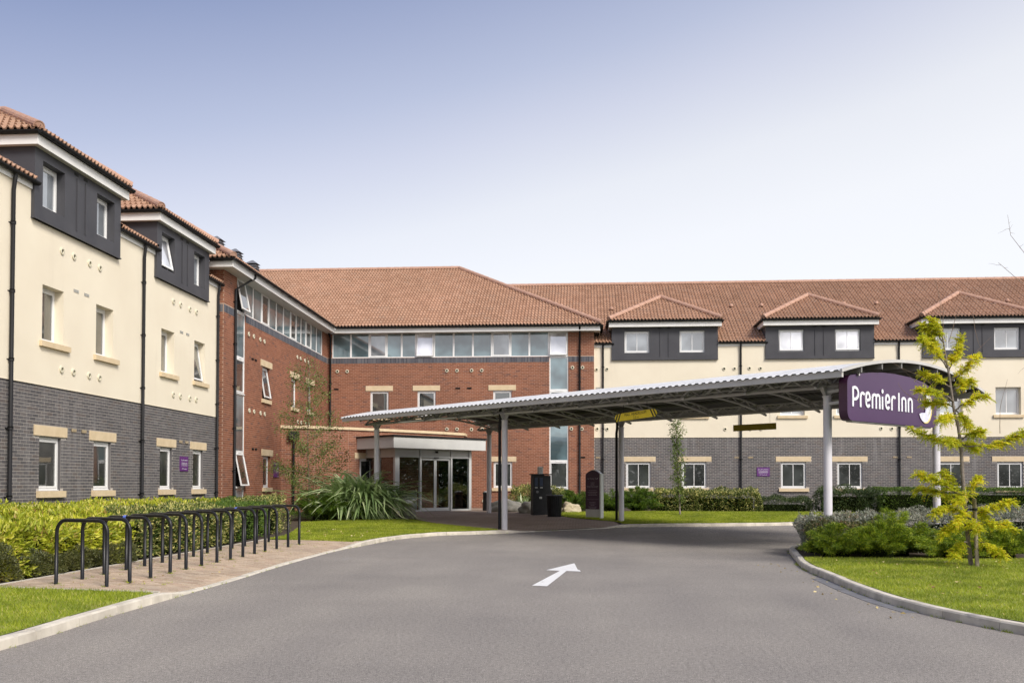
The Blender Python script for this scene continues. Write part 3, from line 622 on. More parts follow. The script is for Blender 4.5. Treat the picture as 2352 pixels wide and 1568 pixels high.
# left leg of the block
sA = 31.05; P0s = sA
lmull = [cr_y(y) for y in (32.11, 32.97, 33.83, 34.74, 35.58, 36.45, 37.34, 38.24, 39.04, 39.71, 40.4, 41.22, 42.06, 42.95)]
lv0, lv1 = cr_y(32.11), cr_y(32.97)
lw = [(cr_y(34.77), cr_y(34.77)+.88), (cr_y(38.32), cr_y(38.32)+.88), (cr_y(40.55), cr_y(40.55)+.88)]
gw_ = (cr_y(34.94), cr_y(34.94)+.88)
holes = [(lv0, lmull[-1], 7.52, 8.72), (lv0, lv1, .3, 7.52)]+[(a_, b_, 4.70, 5.93) for a_, b_ in lw]+[(*gw_, 1.36, 2.57)]
mb = MB(); panel(mb, WRL, sA, 45.0, 0, ztop, holes, 0, .16, rev=(rv2 := MB()))
wl = part(mb, 'wall', M['mortar_red'], RB); sub(rv2, 'reveal', M['brick_red'], wl)
bh_ = holes+[(a_-.22, b_+.24, 5.93, 6.16) for a_, b_ in lw]+[(gw_[0]-.22, gw_[1]+.24, 2.57, 2.81), (31, 46, 7.25, 7.52)]
brick_field(wl, WRL, sA, 44.96, .1, ztop, bh_, M['brick_red'], 300)
soldier_band(wl, WRL, sA, 44.9, 7.25, 7.51, M['brick_blue'], [(lv0, lv1)])
RF = Fr((-12.95, 31.05), (1, 0)); e_ = Vector(WRL.p(sA, 0, 0))   # short return face towards the road
mb = MB(); x1 = e_.x+12.95; panel(mb, RF, 0, x1, 0, ztop, [], 0, .1); wr = part(mb, 'wall', M['mortar_red'], RB)
brick_field(wr, RF, 0.3, x1, .1, ztop, [(0, 2, 7.25, 7.52)], M['brick_red'], 0); soldier_band(wr, RF, .3, x1, 7.25, 7.51, M['brick_blue'])
for k, (a_, b_) in enumerate(lw):
    stone(RB, WRL, a_-.22, b_+.24, 5.935, 6.16, .035, 'lintel'); stone(RB, WRL, a_-.1, b_+.1, 4.56, 4.70, .07, 'sill'); window(RB, WRL, a_, b_, 4.70, 5.93, .10, open_=.17 if k == 0 else 0)
stone(RB, WRL, gw_[0]-.22, gw_[1]+.24, 2.575, 2.81, .035, 'lintel'); stone(RB, WRL, gw_[0]-.1, gw_[1]+.1, 1.21, 1.36, .07, 'sill'); window(RB, WRL, *gw_, 1.36, 2.57, .10)
kinds = [2, 0, 0, 1, 0, 0, 0, 1, 0, 0, 1, 0, 0]
for (a_, b_), k in zip(zip(lmull, lmull[1:]), kinds):
    window(RB, WRL, a_, b_, 7.52, 8.72, .03, pane='pane_teal' if k == 0 else 'pane', sash=k > 0, vent=k > 0, open_=.2 if k == 2 else 0, ft=.042)
for z0, z1, k in ((5.93, 7.50, 0), (4.66, 5.93, 1), (2.62, 4.66, 0), (1.37, 2.62, 2), (.3, 1.37, 0)):
    window(RB, WRL, lv0, lv1, z0, z1, .03, pane='pane_teal' if k == 0 else 'pane', sash=k > 0, vent=k > 0, open_=.2 if k == 2 else 0, ft=.045)
for y, z in [(33.24, 6.88), (33.76, 6.88), (34.45, 6.88), (34.91, 6.88), (39.03, 6.88), (39.47, 6.88), (40.11, 6.88), (40.63, 6.88), (33.36, 4.14), (33.85, 4.14), (34.54, 4.14), (35.0, 4.14), (39.15, 4.14), (39.63, 4.14), (40.3, 4.14), (40.75, 4.14)]: wall_vent(RB, WRL, cr_y(y), z)
grille(RB, WRL, 34.0, 6.05, 'gutter'); grille(RB, WRL, 34.35, 6.05, 'gutter'); grille(RB, WRL, 34.1, 2.78, 'gutter'); grille(RB, WRL, 34.45, 2.78, 'gutter')
downpipe(RB, WRL, 32.0, 8.85, .5, .3, .075, s_top=32.75)
downpipe(RB, WC, -12.12, 8.85, .5, .4, .10)
# eaves: soffit, fascia, gutter
exL = lambda s_, o: WRL.p(s_, o, 0)
ye = 30.6
def ebox(mb, pts, z0, z1): mb.hexa([(*p[:2], z0) for p in pts]+[(*p[:2], z1) for p in pts])
mb = MB(); ebox(mb, [WRL.p(ye, .45, 0), WRL.p(ye, -.6, 0), WRL.p(45, -.6, 0), WRL.p(44.45, .45, 0)], 8.655, 8.69)
ebox(mb, [(-11.85, 44.48), (.68, 44.48), (.68, 45.2), (-12.3, 45.2)], 8.655, 8.69); part(mb, 'soffit', M['soffit'], RB)
mb = MB(); mb.fbox(WRL, ye-.02, 44.47, .45, .475, 8.64, 8.91); mb.box(-11.8, .70, 44.455, 44.48, 8.64, 8.91); mb.box(.68, .705, 44.48, 47.5, 8.64, 8.91); f0 = Vector(WRL.p(ye, .475, 0)); mb.box(-13.6, f0.x, ye-.045, ye-.02, 8.64, 8.83)
part(mb, 'fascia', M['white'], RB)
gutter(RB, [WRL.p(ye-.07, .56, 8.90), WRL.p(44.34, .56, 8.90)]); gutter(RB, [(-11.70, 44.36, 8.90), (.80, 44.36, 8.90)]); gutter(RB, [(-13.6, ye-.13, 8.90), (f0.x+.08, ye-.13, 8.90)]); gutter(RB, [(.80, 44.4, 8.90), (.80, 46.5, 8.90)])
# roofs at 30 degrees
T30 = math.tan(math.radians(30)); c30, s30 = math.cos(math.radians(30)), .5
rf = part(MB(), 'roof', M['dark'], RB) if 0 else None
def roofpart(t, name='roof'):
    mb = MB(); mb.quad([(0, 0, -5), (.01, 0, -5), (.01, .01, -5)]); o = bpy.data.objects.new(name, None); C.objects.link(o); return adopt(o, t)
R_ = roofpart(RB); EY, EZ = 44.43, 8.93; run = 7.65; V_ = run/c30
xl, xr = -11.77, .75
slope(R_, (0, EY, EZ), (1, 0, 0), (0, c30, s30), lambda v: xl-v*c30, lambda v: xr-v*c30, V_, 300)
ridge(R_, (xl-run-1, EY+run, EZ+run*T30+.03), (xr-run, EY+run, EZ+run*T30+.03)); ridge(R_, (xr+.02, EY-.02, EZ+.07), (xr-run, EY+run, EZ+run*T30+.03))
slope(R_, (xr, 0, EZ), (0, 1, 0), (-c30, 0, s30), lambda v: EY+v*c30, lambda v: 53, V_, 0, v_max=2.5)
# left leg roof
ex = Vector(WRL.p(ye, .49, EZ)); dl = Vector((*WRL.d, 0)); up = Vector((-WRL.n[0]*c30, -WRL.n[1]*c30, s30))
slope(R_, ex, dl, up, lambda v: v*c30, lambda v: 13.8+v*c30, V_, 0, v_max=2.2)
slope(R_, (ex.x, ex.y-.08, EZ), (-1, 0, 0), (0, c30, s30), lambda v: v*c30, lambda v: 2*run-v*c30, V_, 0)
ridge(R_, ex+Vector((.02, -.1, .07)), ex+Vector((-run, run, run*T30+.03)))
# louvred turrets on the left leg
for X_, Y_ in ((-14.0, 35.4), (-14.0, 37.35), (-14.0, 39.35)):
    mb = MB(); z0 = 10.22
    for k in range(5):
        z = z0+k*.11; r0 = .25
        mb.hexa([(X_-r0, Y_-r0, z), (X_+r0, Y_-r0, z), (X_+r0, Y_+r0, z), (X_-r0, Y_+r0, z), (X_-r0+.1, Y_-r0+.1, z+.07), (X_+r0-.1, Y_-r0+.1, z+.07), (X_+r0-.1, Y_+r0-.1, z+.07), (X_-r0+.1, Y_+r0-.1, z+.07)])
    mb.box(X_-.2, X_+.2, Y_-.2, Y_+.2, 9.6, z0+.5); z = z0+.55; r0 = .26
    mb.hexa([(X_-r0, Y_-r0, z), (X_+r0, Y_-r0, z), (X_+r0, Y_+r0, z), (X_-r0, Y_+r0, z), (X_-.03, Y_-.03, z+.17), (X_+.03, Y_-.03, z+.17), (X_+.03, Y_+.03, z+.17), (X_-.03, Y_+.03, z+.17)])
    part(mb, 'louvred_turret', M['lead'], RB)
# low diagonal lobby wall with coping
lob = [(-12.2, 37.55), (-10.9, 38.05), (-9.75, 38.95), (-8.6, 40.1), (-6.4, 42.6), (-5.58, 43.83), (-5.62, 45.0)]
LB = part(MB(), 'lobby_wall', M['mortar_red'], RB) if 0 else None
mb = MB()
frs = [Fr(a_, (b_[0]-a_[0], b_[1]-a_[1])) for a_, b_ in zip(lob, lob[1:])]; lens = [math.dist(a_, b_) for a_, b_ in zip(lob, lob[1:])]
wq = (.55, 1.43, 1.36, 2.57)
for k, (f_, l_) in enumerate(zip(frs, lens)): panel(mb, f_, 0, l_, 0, 3.74, [wq] if k == 2 else [], 0, .1)
lobw = part(mb, 'wall', M['mortar_red'], RB)
for k, (f_, l_) in enumerate(zip(frs, lens)): brick_field(lobw, f_, 0, l_, .1, 3.74, [wq, (.3, 1.6, 2.57, 2.81)] if k == 2 else [], M['brick_red'], 0)
stone(RB, frs[2], .3, 1.6, 2.575, 2.80, .035, 'lintel'); window(RB, frs[2], *wq, .06)
for k, (f_, l_) in enumerate(zip(frs, lens)):
    mb = MB(); mb.fbox(f_, -.0, l_, -.25, .07, 3.74+.001*k, 3.85+.001*k); part(mb, 'coping', M['stone'], RB)
mb = MB(); mb.fbox(frs[0], .35, .75, .01, .24, 3.30, 3.62); mb.tube([frs[0].p(.55, .09, 3.3), frs[0].p(.55, .09, .4)], .045, 8); part(mb, 'rainwater_hopper', M['gutter'], RB)
# ================================================================== cream and grey wings
def cream_wing(nm, label, fr, s0, s1, gwin, fwin, dorm, pipes, vents, grs, low, end0=False):
    t = thing(nm, label, 'building', fr.p((s0+s1)/2, -1, .1))
    ff = [(a_, b_, 4.70 if not end0 else 4.72, 5.97) for a_, b_ in fwin]; gf = [(a_, b_, 1.345, 2.555) for a_, b_ in gwin]
    dh = [(d[0]+.02, d[1]-.02, 7.36, 8.3) for d in dorm]
    mb = MB(); panel(mb, fr, s0, s1, 0, 3.72, gf, 0, .12, rev=(rv3 := MB())); wb = part(mb, 'wall', M['mortar_grey'], t); sub(rv3, 'reveal', M['brick_grey'], wb)
    brick_field(wb, fr, s0, s1, .1, 3.72, gf+[(a_-.23, b_+.23, 2.575, 2.80) for a_, b_ in gwin]+[(a_-.10, b_+.12, 1.19, 1.345) for a_, b_ in gwin], M['brick_grey'], 300)
    mb = MB(); panel(mb, fr, s0, s1, 3.715, 8.12, ff+dh, .022, .26, dh); mb.fbox(fr, s0, s1, -.02, .03, 3.70, 3.716)
    e0 = fr.p(s1, 0, 0); mb.fbox(fr, s1-.002, s1, -.5, .022, 3.715, 8.0); mb.fbox(fr, s0, s0+.002, -.3, .022, 3.715, 8.0)
    part(mb, 'rendered_wall', M['cream'], t)
    mb = MB(); mb.fbox(fr, s1-.002, s1, -.5, .0, .0, 3.715); part(mb, 'end_wall', M['brick_grey'], t)
    for a_, b_ in gwin:
        stone(t, fr, a_-.23, b_+.23, 2.577, 2.805, .03, 'lintel'); stone(t, fr, a_-.10, b_+.12, 1.19, 1.335, .085, 'sill'); window(t, fr, a_, b_, 1.345, 2.555, .07, double=b_-a_ > 1)
    for k, (a_, b_) in enumerate(fwin):
        stone(t, fr, a_-.11, b_+.22 if not end0 else b_+.12, 4.575, 4.70, .10, 'sill'); window(t, fr, a_, b_, 4.70 if not end0 else 4.72, 5.97, .20, double=b_-a_ > 1, open_=.16 if (k == 5 and not end0) else 0, pane='pane_pale' if end0 else 'pane')
    for s_ in pipes: downpipe(t, fr, s_, 8.12, .12, .1, .085)
    for s_, z in vents: wall_vent(t, fr, s_, z, .022 if z > 3.72 else .012)
    for s_, z in grs: grille(t, fr, s_, z, 'stone' if z < 3.7 else 'soffit', .022 if z > 3.7 else .012)
    # main eaves between the dormers
    segs = []; x = s0
    for d in dorm: segs.append((x, d[0])); x = d[1]
    segs.append((x, s1))
    for a_, b_ in segs:
        if b_-a_ < .05: continue
        mb = MB(); mb.fbox(fr, a_, b_, .03, .055, 7.96, 8.12); part(mb, 'fascia', M['white'], t)
        gutter(t, [fr.p(a_+.01, .135, 8.13), fr.p(b_+(.1 if b_ != s1 else 0), .135, 8.13)])
    n3 = Vector((*fr.n, 0)); d3 = Vector((*fr.d, 0)); O3 = Vector((*fr.O, 0))
    run = 7.4; Rr = roofpart(t); e0_ = O3+n3*.12+Vector((0, 0, 8.15)); upv = -n3*c30+Vector((0, 0, s30))
    vm = .62; cuts = [(d[0]-.0, d[1]+.0) for d in dorm]
    for a_, b_ in segs:
        if b_-a_ > .05: slope(Rr, e0_, d3, upv, lambda v, q=a_: q, lambda v, q=b_: q, 2*TG+.03, 40, v_min=0)
    slope(Rr, e0_, d3, upv, lambda v: s0-(8.5 if end0 else 0), lambda v: s1, run/c30, 200, v_max=None if end0 else 3.0, v_min=2*TG)
    ridge(Rr, e0_+d3*(s0-(8.5 if end0 else 0))-n3*run+Vector((0, 0, run*T30+.02)), e0_+d3*s1-n3*run+Vector((0, 0, run*T30+.02)))
    # dormers
    for d0, d1, wins in dorm:
        f = .10; hz = 9.0; mb = MB(); wh = [(a_, b_, 7.68, 8.70) for a_, b_, *_ in wins]
        panel(mb, fr, d0, d1, 7.33, hz, wh, f, .26)
        mb.fbox(fr, d0, d0+.02, -3.6, f-.001, 7.335, hz); mb.fbox(fr, d1-.02, d1, -3.6, f-.001, 7.335, hz); mb.quad([fr.p(d0, f, 7.33), fr.p(d1, f, 7.33), fr.p(d1, 0, 7.33), fr.p(d0, 0, 7.33)])
        mb.fbox(fr, d0-.01, d1+.01, 0, f+.025, 7.33, 7.36)
        m_ = (d0+d1)/2; mb.fbox(fr, m_-.22, m_-.195, f, f+.025, 7.5, 8.75); mb.fbox(fr, m_+.17, m_+.195, f, f+.025, 7.5, 8.75)
        D_ = part(mb, 'dormer', M['cladding'], t)
        for a_, b_, pk, op in wins: window(t, fr, a_, b_, 7.68, 8.70, .02 if end0 else .10, pane=pk, double=b_-a_ > 1, open_=op)
        for q in (-.32, .1): 
            mb = MB(); mb.fbox(fr, m_+q, m_+q+.17, f, f+.008, 8.80, 8.87); part(mb, 'air_brick', M['dark'], t)
        oh, sh = .26 if end0 else .15, .14 if end0 else .15; fz = .0 if end0 else .05
        mb = MB(); mb.fbox(fr, d0-sh, d1+sh, f+oh-.025, f+oh, 8.86+fz, 9.08+fz); mb.fbox(fr, d0-sh, d0-sh+.025, -3.5, f+oh-.025, 8.86+fz, 9.08+fz); mb.fbox(fr, d1+sh-.025, d1+sh, -3.5, f+oh-.025, 8.86+fz, 9.08+fz); part(mb, 'fascia', M['white'], t)
        mb = MB(); mb.fbox(fr, d0-sh+.03, d1+sh-.03, -3.5, f+oh-.03, 8.865+fz, 8.885+fz); part(mb, 'soffit', M['soffit'], t)
        gz_ = 9.14+fz; gutter(t, [fr.p(d0-sh-.07, -2., gz_), fr.p(d0-sh-.06, f+oh+.07, gz_), fr.p(d1+sh+.06, f+oh+.07, gz_), fr.p(d1+sh+.07, -2., gz_)])
        RR = roofpart(t, 'dormer_roof'); hw = (d1-d0)/2+sh+.03; E0 = O3+n3*(f+oh+.03)+d3*m_+Vector((0, 0, 9.17+fz)); V1 = hw/c30
        slope(RR, E0, d3, upv, lambda v: -hw+v*c30, lambda v: hw-v*c30, V1, 60)
        rise = hw*T30; ap = E0-n3*hw+Vector((0, 0, rise)); back = 1.2+rise/T30*0
        bk = (9.17+rise-8.13)/T30+.3+.2-hw-f-oh
        slope(RR, E0-d3*hw, -n3, d3*c30+Vector((0, 0, s30)), lambda v: v*c30, lambda v: min(hw+max(bk, 0)+.1, 1.9+v*c30*1.0+ .0), V1, 20)
        slope(RR, E0+d3*hw, -n3, -d3*c30+Vector((0, 0, s30)), lambda v: v*c30, lambda v: min(hw+max(bk, 0)+.1, 1.9+v*c30*1.0), V1, 20)
        ridge(RR, E0-d3*(hw-.02)+Vector((0, 0, .07))+n3*.0, ap+Vector((0, 0, .05))); ridge(RR, E0+d3*(hw-.02)+Vector((0, 0, .07)), ap+Vector((0, 0, .05)))
        ridge(RR, ap+Vector((0, 0, .04)), ap-n3*max(bk, .3)+Vector((0, 0, .04)))
    return t
WL = Fr((-12.15, 0), (0, 1)); WRt = Fr((0, 45.26), (1, 0))
lg = [(14.45, 15.33), (16.87, 17.75), (20.52, 21.40), (22.90, 23.76), (26.62, 27.42), (28.94, 29.71)]
lf = [(14.45, 15.33), (16.87, 17.75), (20.53, 21.41), (22.90, 23.77), (26.58, 27.45), (28.91, 29.74)]
ld = [(20.04, 23.95, [(20.36, 21.26, 'pane_pale', 0), (22.74, 23.62, 'pane_pale', 0)]), (26.08, 29.85, [(26.39, 27.25, 'pane_white', .2), (28.66, 29.5, 'pane_pale', 0)])]
lv = [(21.3, 6.90), (21.82, 6.90), (22.54, 6.90), (23.04, 6.90), (27.35, 6.88), (27.85, 6.88), (28.53, 6.87), (29.03, 6.87), (21.34, 4.15), (21.86, 4.15), (22.58, 4.15), (23.08, 4.15), (27.4, 4.13), (27.9, 4.13), (28.59, 4.13), (29.08, 4.13)]
LW = cream_wing('hotel_wing', 'near cream rendered wing on the left above the hedge and bicycle stands', WL, 8., 30.95, lg, lf, ld, [13.3, 19.3, 25.35, 30.68], lv, [(21.95, 6.10), (22.43, 6.10), (27.95, 6.07), (28.4, 6.07), (21.94, 2.77), (22.40, 2.77), (27.99, 2.77), (28.44, 2.77)], [])
rg_ = [(1.93, 3.07), (4.52, 5.65), (9.06, 10.2), (11.62, 12.75), (16.16, 17.29), (18.75, 19.89), (23.3, 24.4)]
rfw = [(1.93, 3.07), (4.5, 5.65), (9.02, 10.16), (11.58, 12.7), (16.1, 17.24), (18.70, 19.82), (23.3, 24.4)]
rd = [(1.26, 6.19, [(1.86, 3.02, 'pane_pale', 0), (4.42, 5.59, 'pane_pale', 0)]), (8.37, 13.30, [(8.97, 10.13, 'pane_white', .06), (11.53, 12.68, 'pane_white', .06)]), (15.47, 20.4, [(16.03, 17.17, 'pane_pale', 0), (18.63, 19.79, 'pane_pale', 0)]), (22.6, 27.5, [])]
rv = [(.55, 6.91), (1.04, 6.93), (6.48, 6.91), (6.96, 6.91), (7.65, 6.92), (8.15, 6.91), (.58, 4.12), (1.05, 4.11), (6.52, 4.09), (7.0, 4.10), (7.68, 4.10), (8.17, 4.10), (13.6, 4.10), (14.08, 4.09), (14.77, 4.09), (15.27, 4.09), (13.62, 6.91), (14.1, 6.91), (14.77, 6.91), (15.27, 6.91), (10.03, .76), (10.5, .76)]
RW = cream_wing('hotel_wing', 'long far cream wing on the right behind the entrance canopy and lawn', WRt, CX+.0, 28., rg_, rfw, rd, [.85, 7.24, 14.41, 21.5], rv, [(7.05, 2.77), (7.68, 2.77), (14.24, 2.78), (14.85, 2.78), (.62, 6.04), (.62, 2.77)], [], True)
for x_, y_ in ((1.35, 49.0), (7.4, 49.2), (8.9, 49.2), (13.0, 49.3), (14.6, 49.3), (21, 49.4)):
    z_ = 8.13+(y_-45.06)*T30; mb = MB(); mb.lathe((x_, y_-.1, z_), [(.10, 0), (.11, .06), (.08, .12), (.03, .15)], 10); part(mb, 'roof_vent', M['ridge'], RW, True)
mb = MB(); mb.box(-20, CX, 52.6, 60, 0, 8.7); mb.box(CX, 28, 52.4, 60, 0, 8.0); part(mb, 'rear_wall', M['brick_red'], RB)
mb = MB(); mb.box(-28, -26.4, 8, 60, 0, 8.2); part(mb, 'rear_wall', M['cream'], LW)
# ================================================================== entrance porch
PT = thing('entrance_porch', 'glazed entrance porch with pale grey fascia and sliding doors', 'porch', (-6.5, 40.5, .38))
zf = .384
Gc, Gr = Vector((-7.59, 38.10)), Vector((-4.93, 41.02)); df = (Gr-Gc); lf_ = df.length; FF = Fr(Gc, df)
FL = Fr(Gc-Vector((FF.n[0], FF.n[1]))*2.3, Vector((FF.n[0], FF.n[1])))   # left side, runs from the wall to the corner
FRr = Fr(Gr, -Vector((FF.n[0], FF.n[1])))
mb = MB(); mb.fbox(FF, -.42, lf_+.52, -3.4, .42, 2.95, 3.40); part(mb, 'fascia', M['porch'], PT)
mb = MB(); mb.fbox(FF, -.46, lf_+.56, -3.4, .46, 3.40, 3.47); part(mb, 'capping', M['gutter'], PT)
cols = [(0, .12), (.98, 1.03), (2.58-.02, 2.64), (lf_-.08, lf_+.04)]
mb = MB()
for a_, b_ in [(-.06, .16), (1.22, 1.28), (2.86, 2.93), (lf_-.08, lf_+.05)]: mb.fbox(FF, a_, b_, -.09, .03, zf, 2.95)
mb.fbox(FF, .16, lf_-.08, -.06, .01, 2.60, 2.67); mb.fbox(FF, .16, 1.22, -.06, .01, zf, zf+.07); mb.fbox(FF, 2.93, lf_-.08, -.06, .01, zf, zf+.07)
part(mb, 'door_frame', M['alu'], PT)
for a_, b_ in ((.16, 1.22), (1.28, 2.86), (2.93, lf_-.08)):
    mb = MB(); mb.fbox(FF, a_, b_, -.04, -.02, 2.67, 2.95); part(mb, 'transom_panel', M['porch'], PT)
for a_, b_ in ((.16, 1.22), (2.93, lf_-.08)):
    mb = MB(); mb.fbox(FF, a_, b_, -.035, -.025, zf+.07, 2.60); part(mb, 'pane', M['clear'], PT)
for a_, b_ in ((1.29, 2.065), (2.075, 2.85)):
    mb = MB(); mb.fbox(FF, a_, b_, -.08, -.045, zf+.01, zf+.14); mb.fbox(FF, a_, b_, -.08, -.045, 2.50, 2.58); mb.fbox(FF, a_, a_+.06, -.08, -.045, zf+.14, 2.50); mb.fbox(FF, b_-.06, b_, -.08, -.045, zf+.14, 2.50)
    d_ = part(mb, 'sliding_door', M['alu'], PT); mb = MB(); mb.fbox(FF, a_+.06, b_-.06, -.066, -.058, zf+.14, 2.50); sub(mb, 'pane', M['clear'], d_)
mb = MB(); mb.tube([FF.p(2.07, .05, 2.80), FF.p(2.07, .05, 2.88)], .06, 10); mb.fbox(FF, 1.95, 2.19, 0, .05, 2.585, 2.62); part(mb, 'door_sensor', M['dark'], PT)
mb = MB()
for a_, b_ in ((.0, .08), (1.15, 1.2), (2.16, 2.3)): mb.fbox(FL, a_, b_, -.08, .02, zf, 2.95)
mb.fbox(FL, .08, 2.16, -.06, .01, 2.60, 2.67); mb.fbox(FL, .08, 2.16, -.06, .01, zf, zf+.08); part(mb, 'side_frame', M['alu'], PT)
for a_, b_ in ((.08, 1.15), (1.2, 2.16)):
    mb = MB(); mb.fbox(FL, a_, b_, -.035, -.025, zf+.08, 2.60); part(mb, 'pane', M['clear'], PT)
    mb = MB(); mb.fbox(FL, a_, b_, -.04, -.02, 2.67, 2.95); part(mb, 'transom_panel', M['porch'], PT)
mb = MB()
for a_ in (0., 1.2, 2.4): mb.fbox(FRr, a_, a_+.07, -.08, .02, zf, 2.95)
mb.fbox(FRr, 0, 3, -.06, .01, 2.60, 2.95); mb.fbox(FRr, 0, 3, -.06, .01, zf, zf+.08); part(mb, 'side_frame', M['alu'], PT)
mb = MB(); mb.fbox(FRr, .07, 3, -.035, -.025, zf+.08, 2.60); part(mb, 'pane', M['clear'], PT)
# inner lobby: dim back wall, mat and a white sill
mb = MB(); mb.fbox(FF, .1, lf_, -2.6, -2.5, zf, 2.95); part(mb, 'inner_wall', M['inner'] if 'inner' in M else mat('dim lobby wall', (.45, .42, .38), .7), PT)
mb = MB(); mb.fbox(FF, 0, lf_, -2.5, 0, zf-.01, zf+.004); part(mb, 'door_mat', M['dark'], PT)
mb = MB(); mb.fbox(FF, 1.5, 2.0, -1.6, -1.2, zf, zf+.75); part(mb, 'counter', M['porch'], PT)
# ================================================================== canopy over the drive
TH = .803; D0 = Vector((5.331, 21.56)); U = Vector((-math.sin(TH), math.cos(TH))); Vd = Vector((math.cos(TH), math.sin(TH))); WID = 5.289
def cp(a_, b_, z): q = D0+U*a_+Vd*b_; return (q.x, q.y, z)
CE0, CE1, OV = -.86, 18.70, .914
def arch(b_): t = (b_-WID/2)/(WID/2+OV); return 3.87+.45*(1-t*t)
CN = thing('entrance_canopy', 'long curved open canopy of pale corrugated sheet on six lilac grey columns', 'canopy', (1., 27.5, 0))
# corrugated sheet (white ribs running across the vault)
pr = [(0, 0), (.055, 0), (.085, .029), (.165, .029)]; us = []; p_ = .20; k = 0
while CE0+k*p_ < CE1:
    for x_, h in pr: us.append((CE0+k*p_+x_, h))
    k += 1
us = np.array([q for q in us if q[0] <= CE1]); nb = 22; bs = np.linspace(-OV, WID+OV, nb)
Vv = np.array([[(*(D0+U*a_+Vd*b_), arch(b_)+h) for b_ in bs] for a_, h in us]).reshape(-1, 3); na = len(us)
Fq = np.array([(i_*nb+j, (i_+1)*nb+j, (i_+1)*nb+j+1, i_*nb+j+1) for i_ in range(na-1) for j in range(nb-1)])
V2 = Vv.copy(); V2[:, 2] -= .006
allF = np.concatenate([Fq, Fq[:, ::-1]+len(Vv), np.array([(i_*nb+e_, (i_+1)*nb+e_, (i_+1)*nb+e_+len(Vv), i_*nb+e_+len(Vv)) for i_ in range(na-1) for e_ in (0, nb-1)]),
                       np.array([(i_*nb+j, i_*nb+j+1, i_*nb+j+1+len(Vv), i_*nb+j+len(Vv)) for i_ in (0, na-1) for j in range(nb-1)])])
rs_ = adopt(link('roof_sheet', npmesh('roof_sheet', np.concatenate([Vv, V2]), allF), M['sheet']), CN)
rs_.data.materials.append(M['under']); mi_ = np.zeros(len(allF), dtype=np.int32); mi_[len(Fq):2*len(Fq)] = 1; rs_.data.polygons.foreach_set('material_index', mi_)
def Cbeam(b_, name, h=.17, z=None, hw=.03, m='truss'):
    z = arch(b_)-.008 if z is None else z; mb = MB(); q = [cp(CE0+.02, b_-hw, z-h), cp(CE1-.02, b_-hw, z-h), cp(CE1-.02, b_+hw, z-h), cp(CE0+.02, b_+hw, z-h)]
    mb.hexa(q+[(x_, y_, zz+h) for x_, y_, zz in q]); return part(mb, name, M[m], CN)
Cbeam(-OV+.07, 'eaves_beam', .135, 3.878, .035); Cbeam(WID+OV-.07, 'eaves_beam', .16, 3.905, .035)
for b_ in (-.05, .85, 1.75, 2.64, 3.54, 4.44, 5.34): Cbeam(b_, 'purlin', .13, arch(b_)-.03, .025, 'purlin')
# verge trim at both ends following the vault
for a_ in (CE0-.01, CE1-.02):
    mb = MB()
    for b0, b1 in zip(bs, bs[1:]): mb.hexa([cp(a_, b0, arch(b0)-.03), cp(a_+.05, b0, arch(b0)-.03), cp(a_+.05, b1, arch(b1)-.03), cp(a_, b1, arch(b1)-.03), cp(a_, b0, arch(b0)+.037), cp(a_+.05, b0, arch(b0)+.037), cp(a_+.05, b1, arch(b1)+.037), cp(a_, b1, arch(b1)+.037)])
    part(mb, 'verge_trim', M['truss'], CN)
col_a = {'near': 0., 'mid': 10.80, 'far': 17.77}
for a_ in col_a.values():
    for b_ in (0., WID):
        q = D0+U*a_+Vd*b_; z0 = gz(q.y); mb = MB()
        mb.tube([(q.x, q.y, z0), (q.x, q.y, 3.44)], .092, 24, False)
        c_ = part(mb, 'column', M['steel'], CN, True)
        mb = MB(); mb.lathe((q.x, q.y, 0), [(.112, 3.43), (.112, 3.455), (.03, 3.456)], 20); sub(mb, 'cap_plate', M['steel'], c_)
        mb = MB()
        for dx, dy in ((U.x, U.y), (Vd.x, Vd.y)):
            n_ = Vector((-dy, dx, 0))*.008; d_ = Vector((dx, dy, 0)); Q = Vector((q.x, q.y, 0))
            pts = [Q+d_*-.08+Vector((0, 0, 3.45)), Q+d_*.08+Vector((0, 0, 3.45)), Q+d_*.20+Vector((0, 0, 3.66)), Q-d_*.20+Vector((0, 0, 3.66))]
            mb.hexa([pts[0]-n_, pts[1]-n_, pts[1]+n_, pts[0]+n_, pts[3]-n_, pts[2]-n_, pts[2]+n_, pts[3]+n_])
        sub(mb, 'gusset', M['truss'], c_)
zb_ = 3.66
for b_ in (0., WID):
    za = arch(b_)-.20; mb = MB(); mb.tube([cp(CE0+.3, b_, zb_), cp(CE1-.3, b_, zb_)], .045, 8)
    mb.tube([cp(CE0+.1, b_, za), cp(CE1-.1, b_, za)], .03, 8)
    a_ = CE0+.3; k = 0
    while a_ < CE1-.4:
        mb.tube([cp(a_, b_, zb_ if k % 2 else za), cp(a_+.36, b_, za if k % 2 else zb_)], .024, 6); a_ += .36; k += 1
    part(mb, 'longitudinal_truss', M['truss'], CN, True)
posn = [0, 1.8, 3.6, 5.4, 7.2, 9.0, 10.8, 12.54, 14.29, 16.03, 17.77]
for a_ in posn:
    mb = MB(); n = 18; B = [-.50+(WID+1.0)*k/n for k in range(n+1)]
    zlow = lambda b_: 3.60+.40*(1-((b_-WID/2)/(WID/2+.5))**2); top = lambda b_: arch(b_)-.185
    mb.tube([cp(a_, b_, zlow(b_)) for b_ in B], .036, 6); mb.tube([cp(a_, b_, top(b_)) for b_ in np.linspace(-.72, WID+.72, 15)], .028, 6)
    for k in range(n): mb.tube([cp(a_, B[k], zlow(B[k]) if k % 2 == 0 else top(B[k])), cp(a_, B[k+1], top(B[k+1]) if k % 2 == 0 else zlow(B[k+1]))], .02, 5)
    part(mb, 'cross_truss', M['truss'], CN, True)
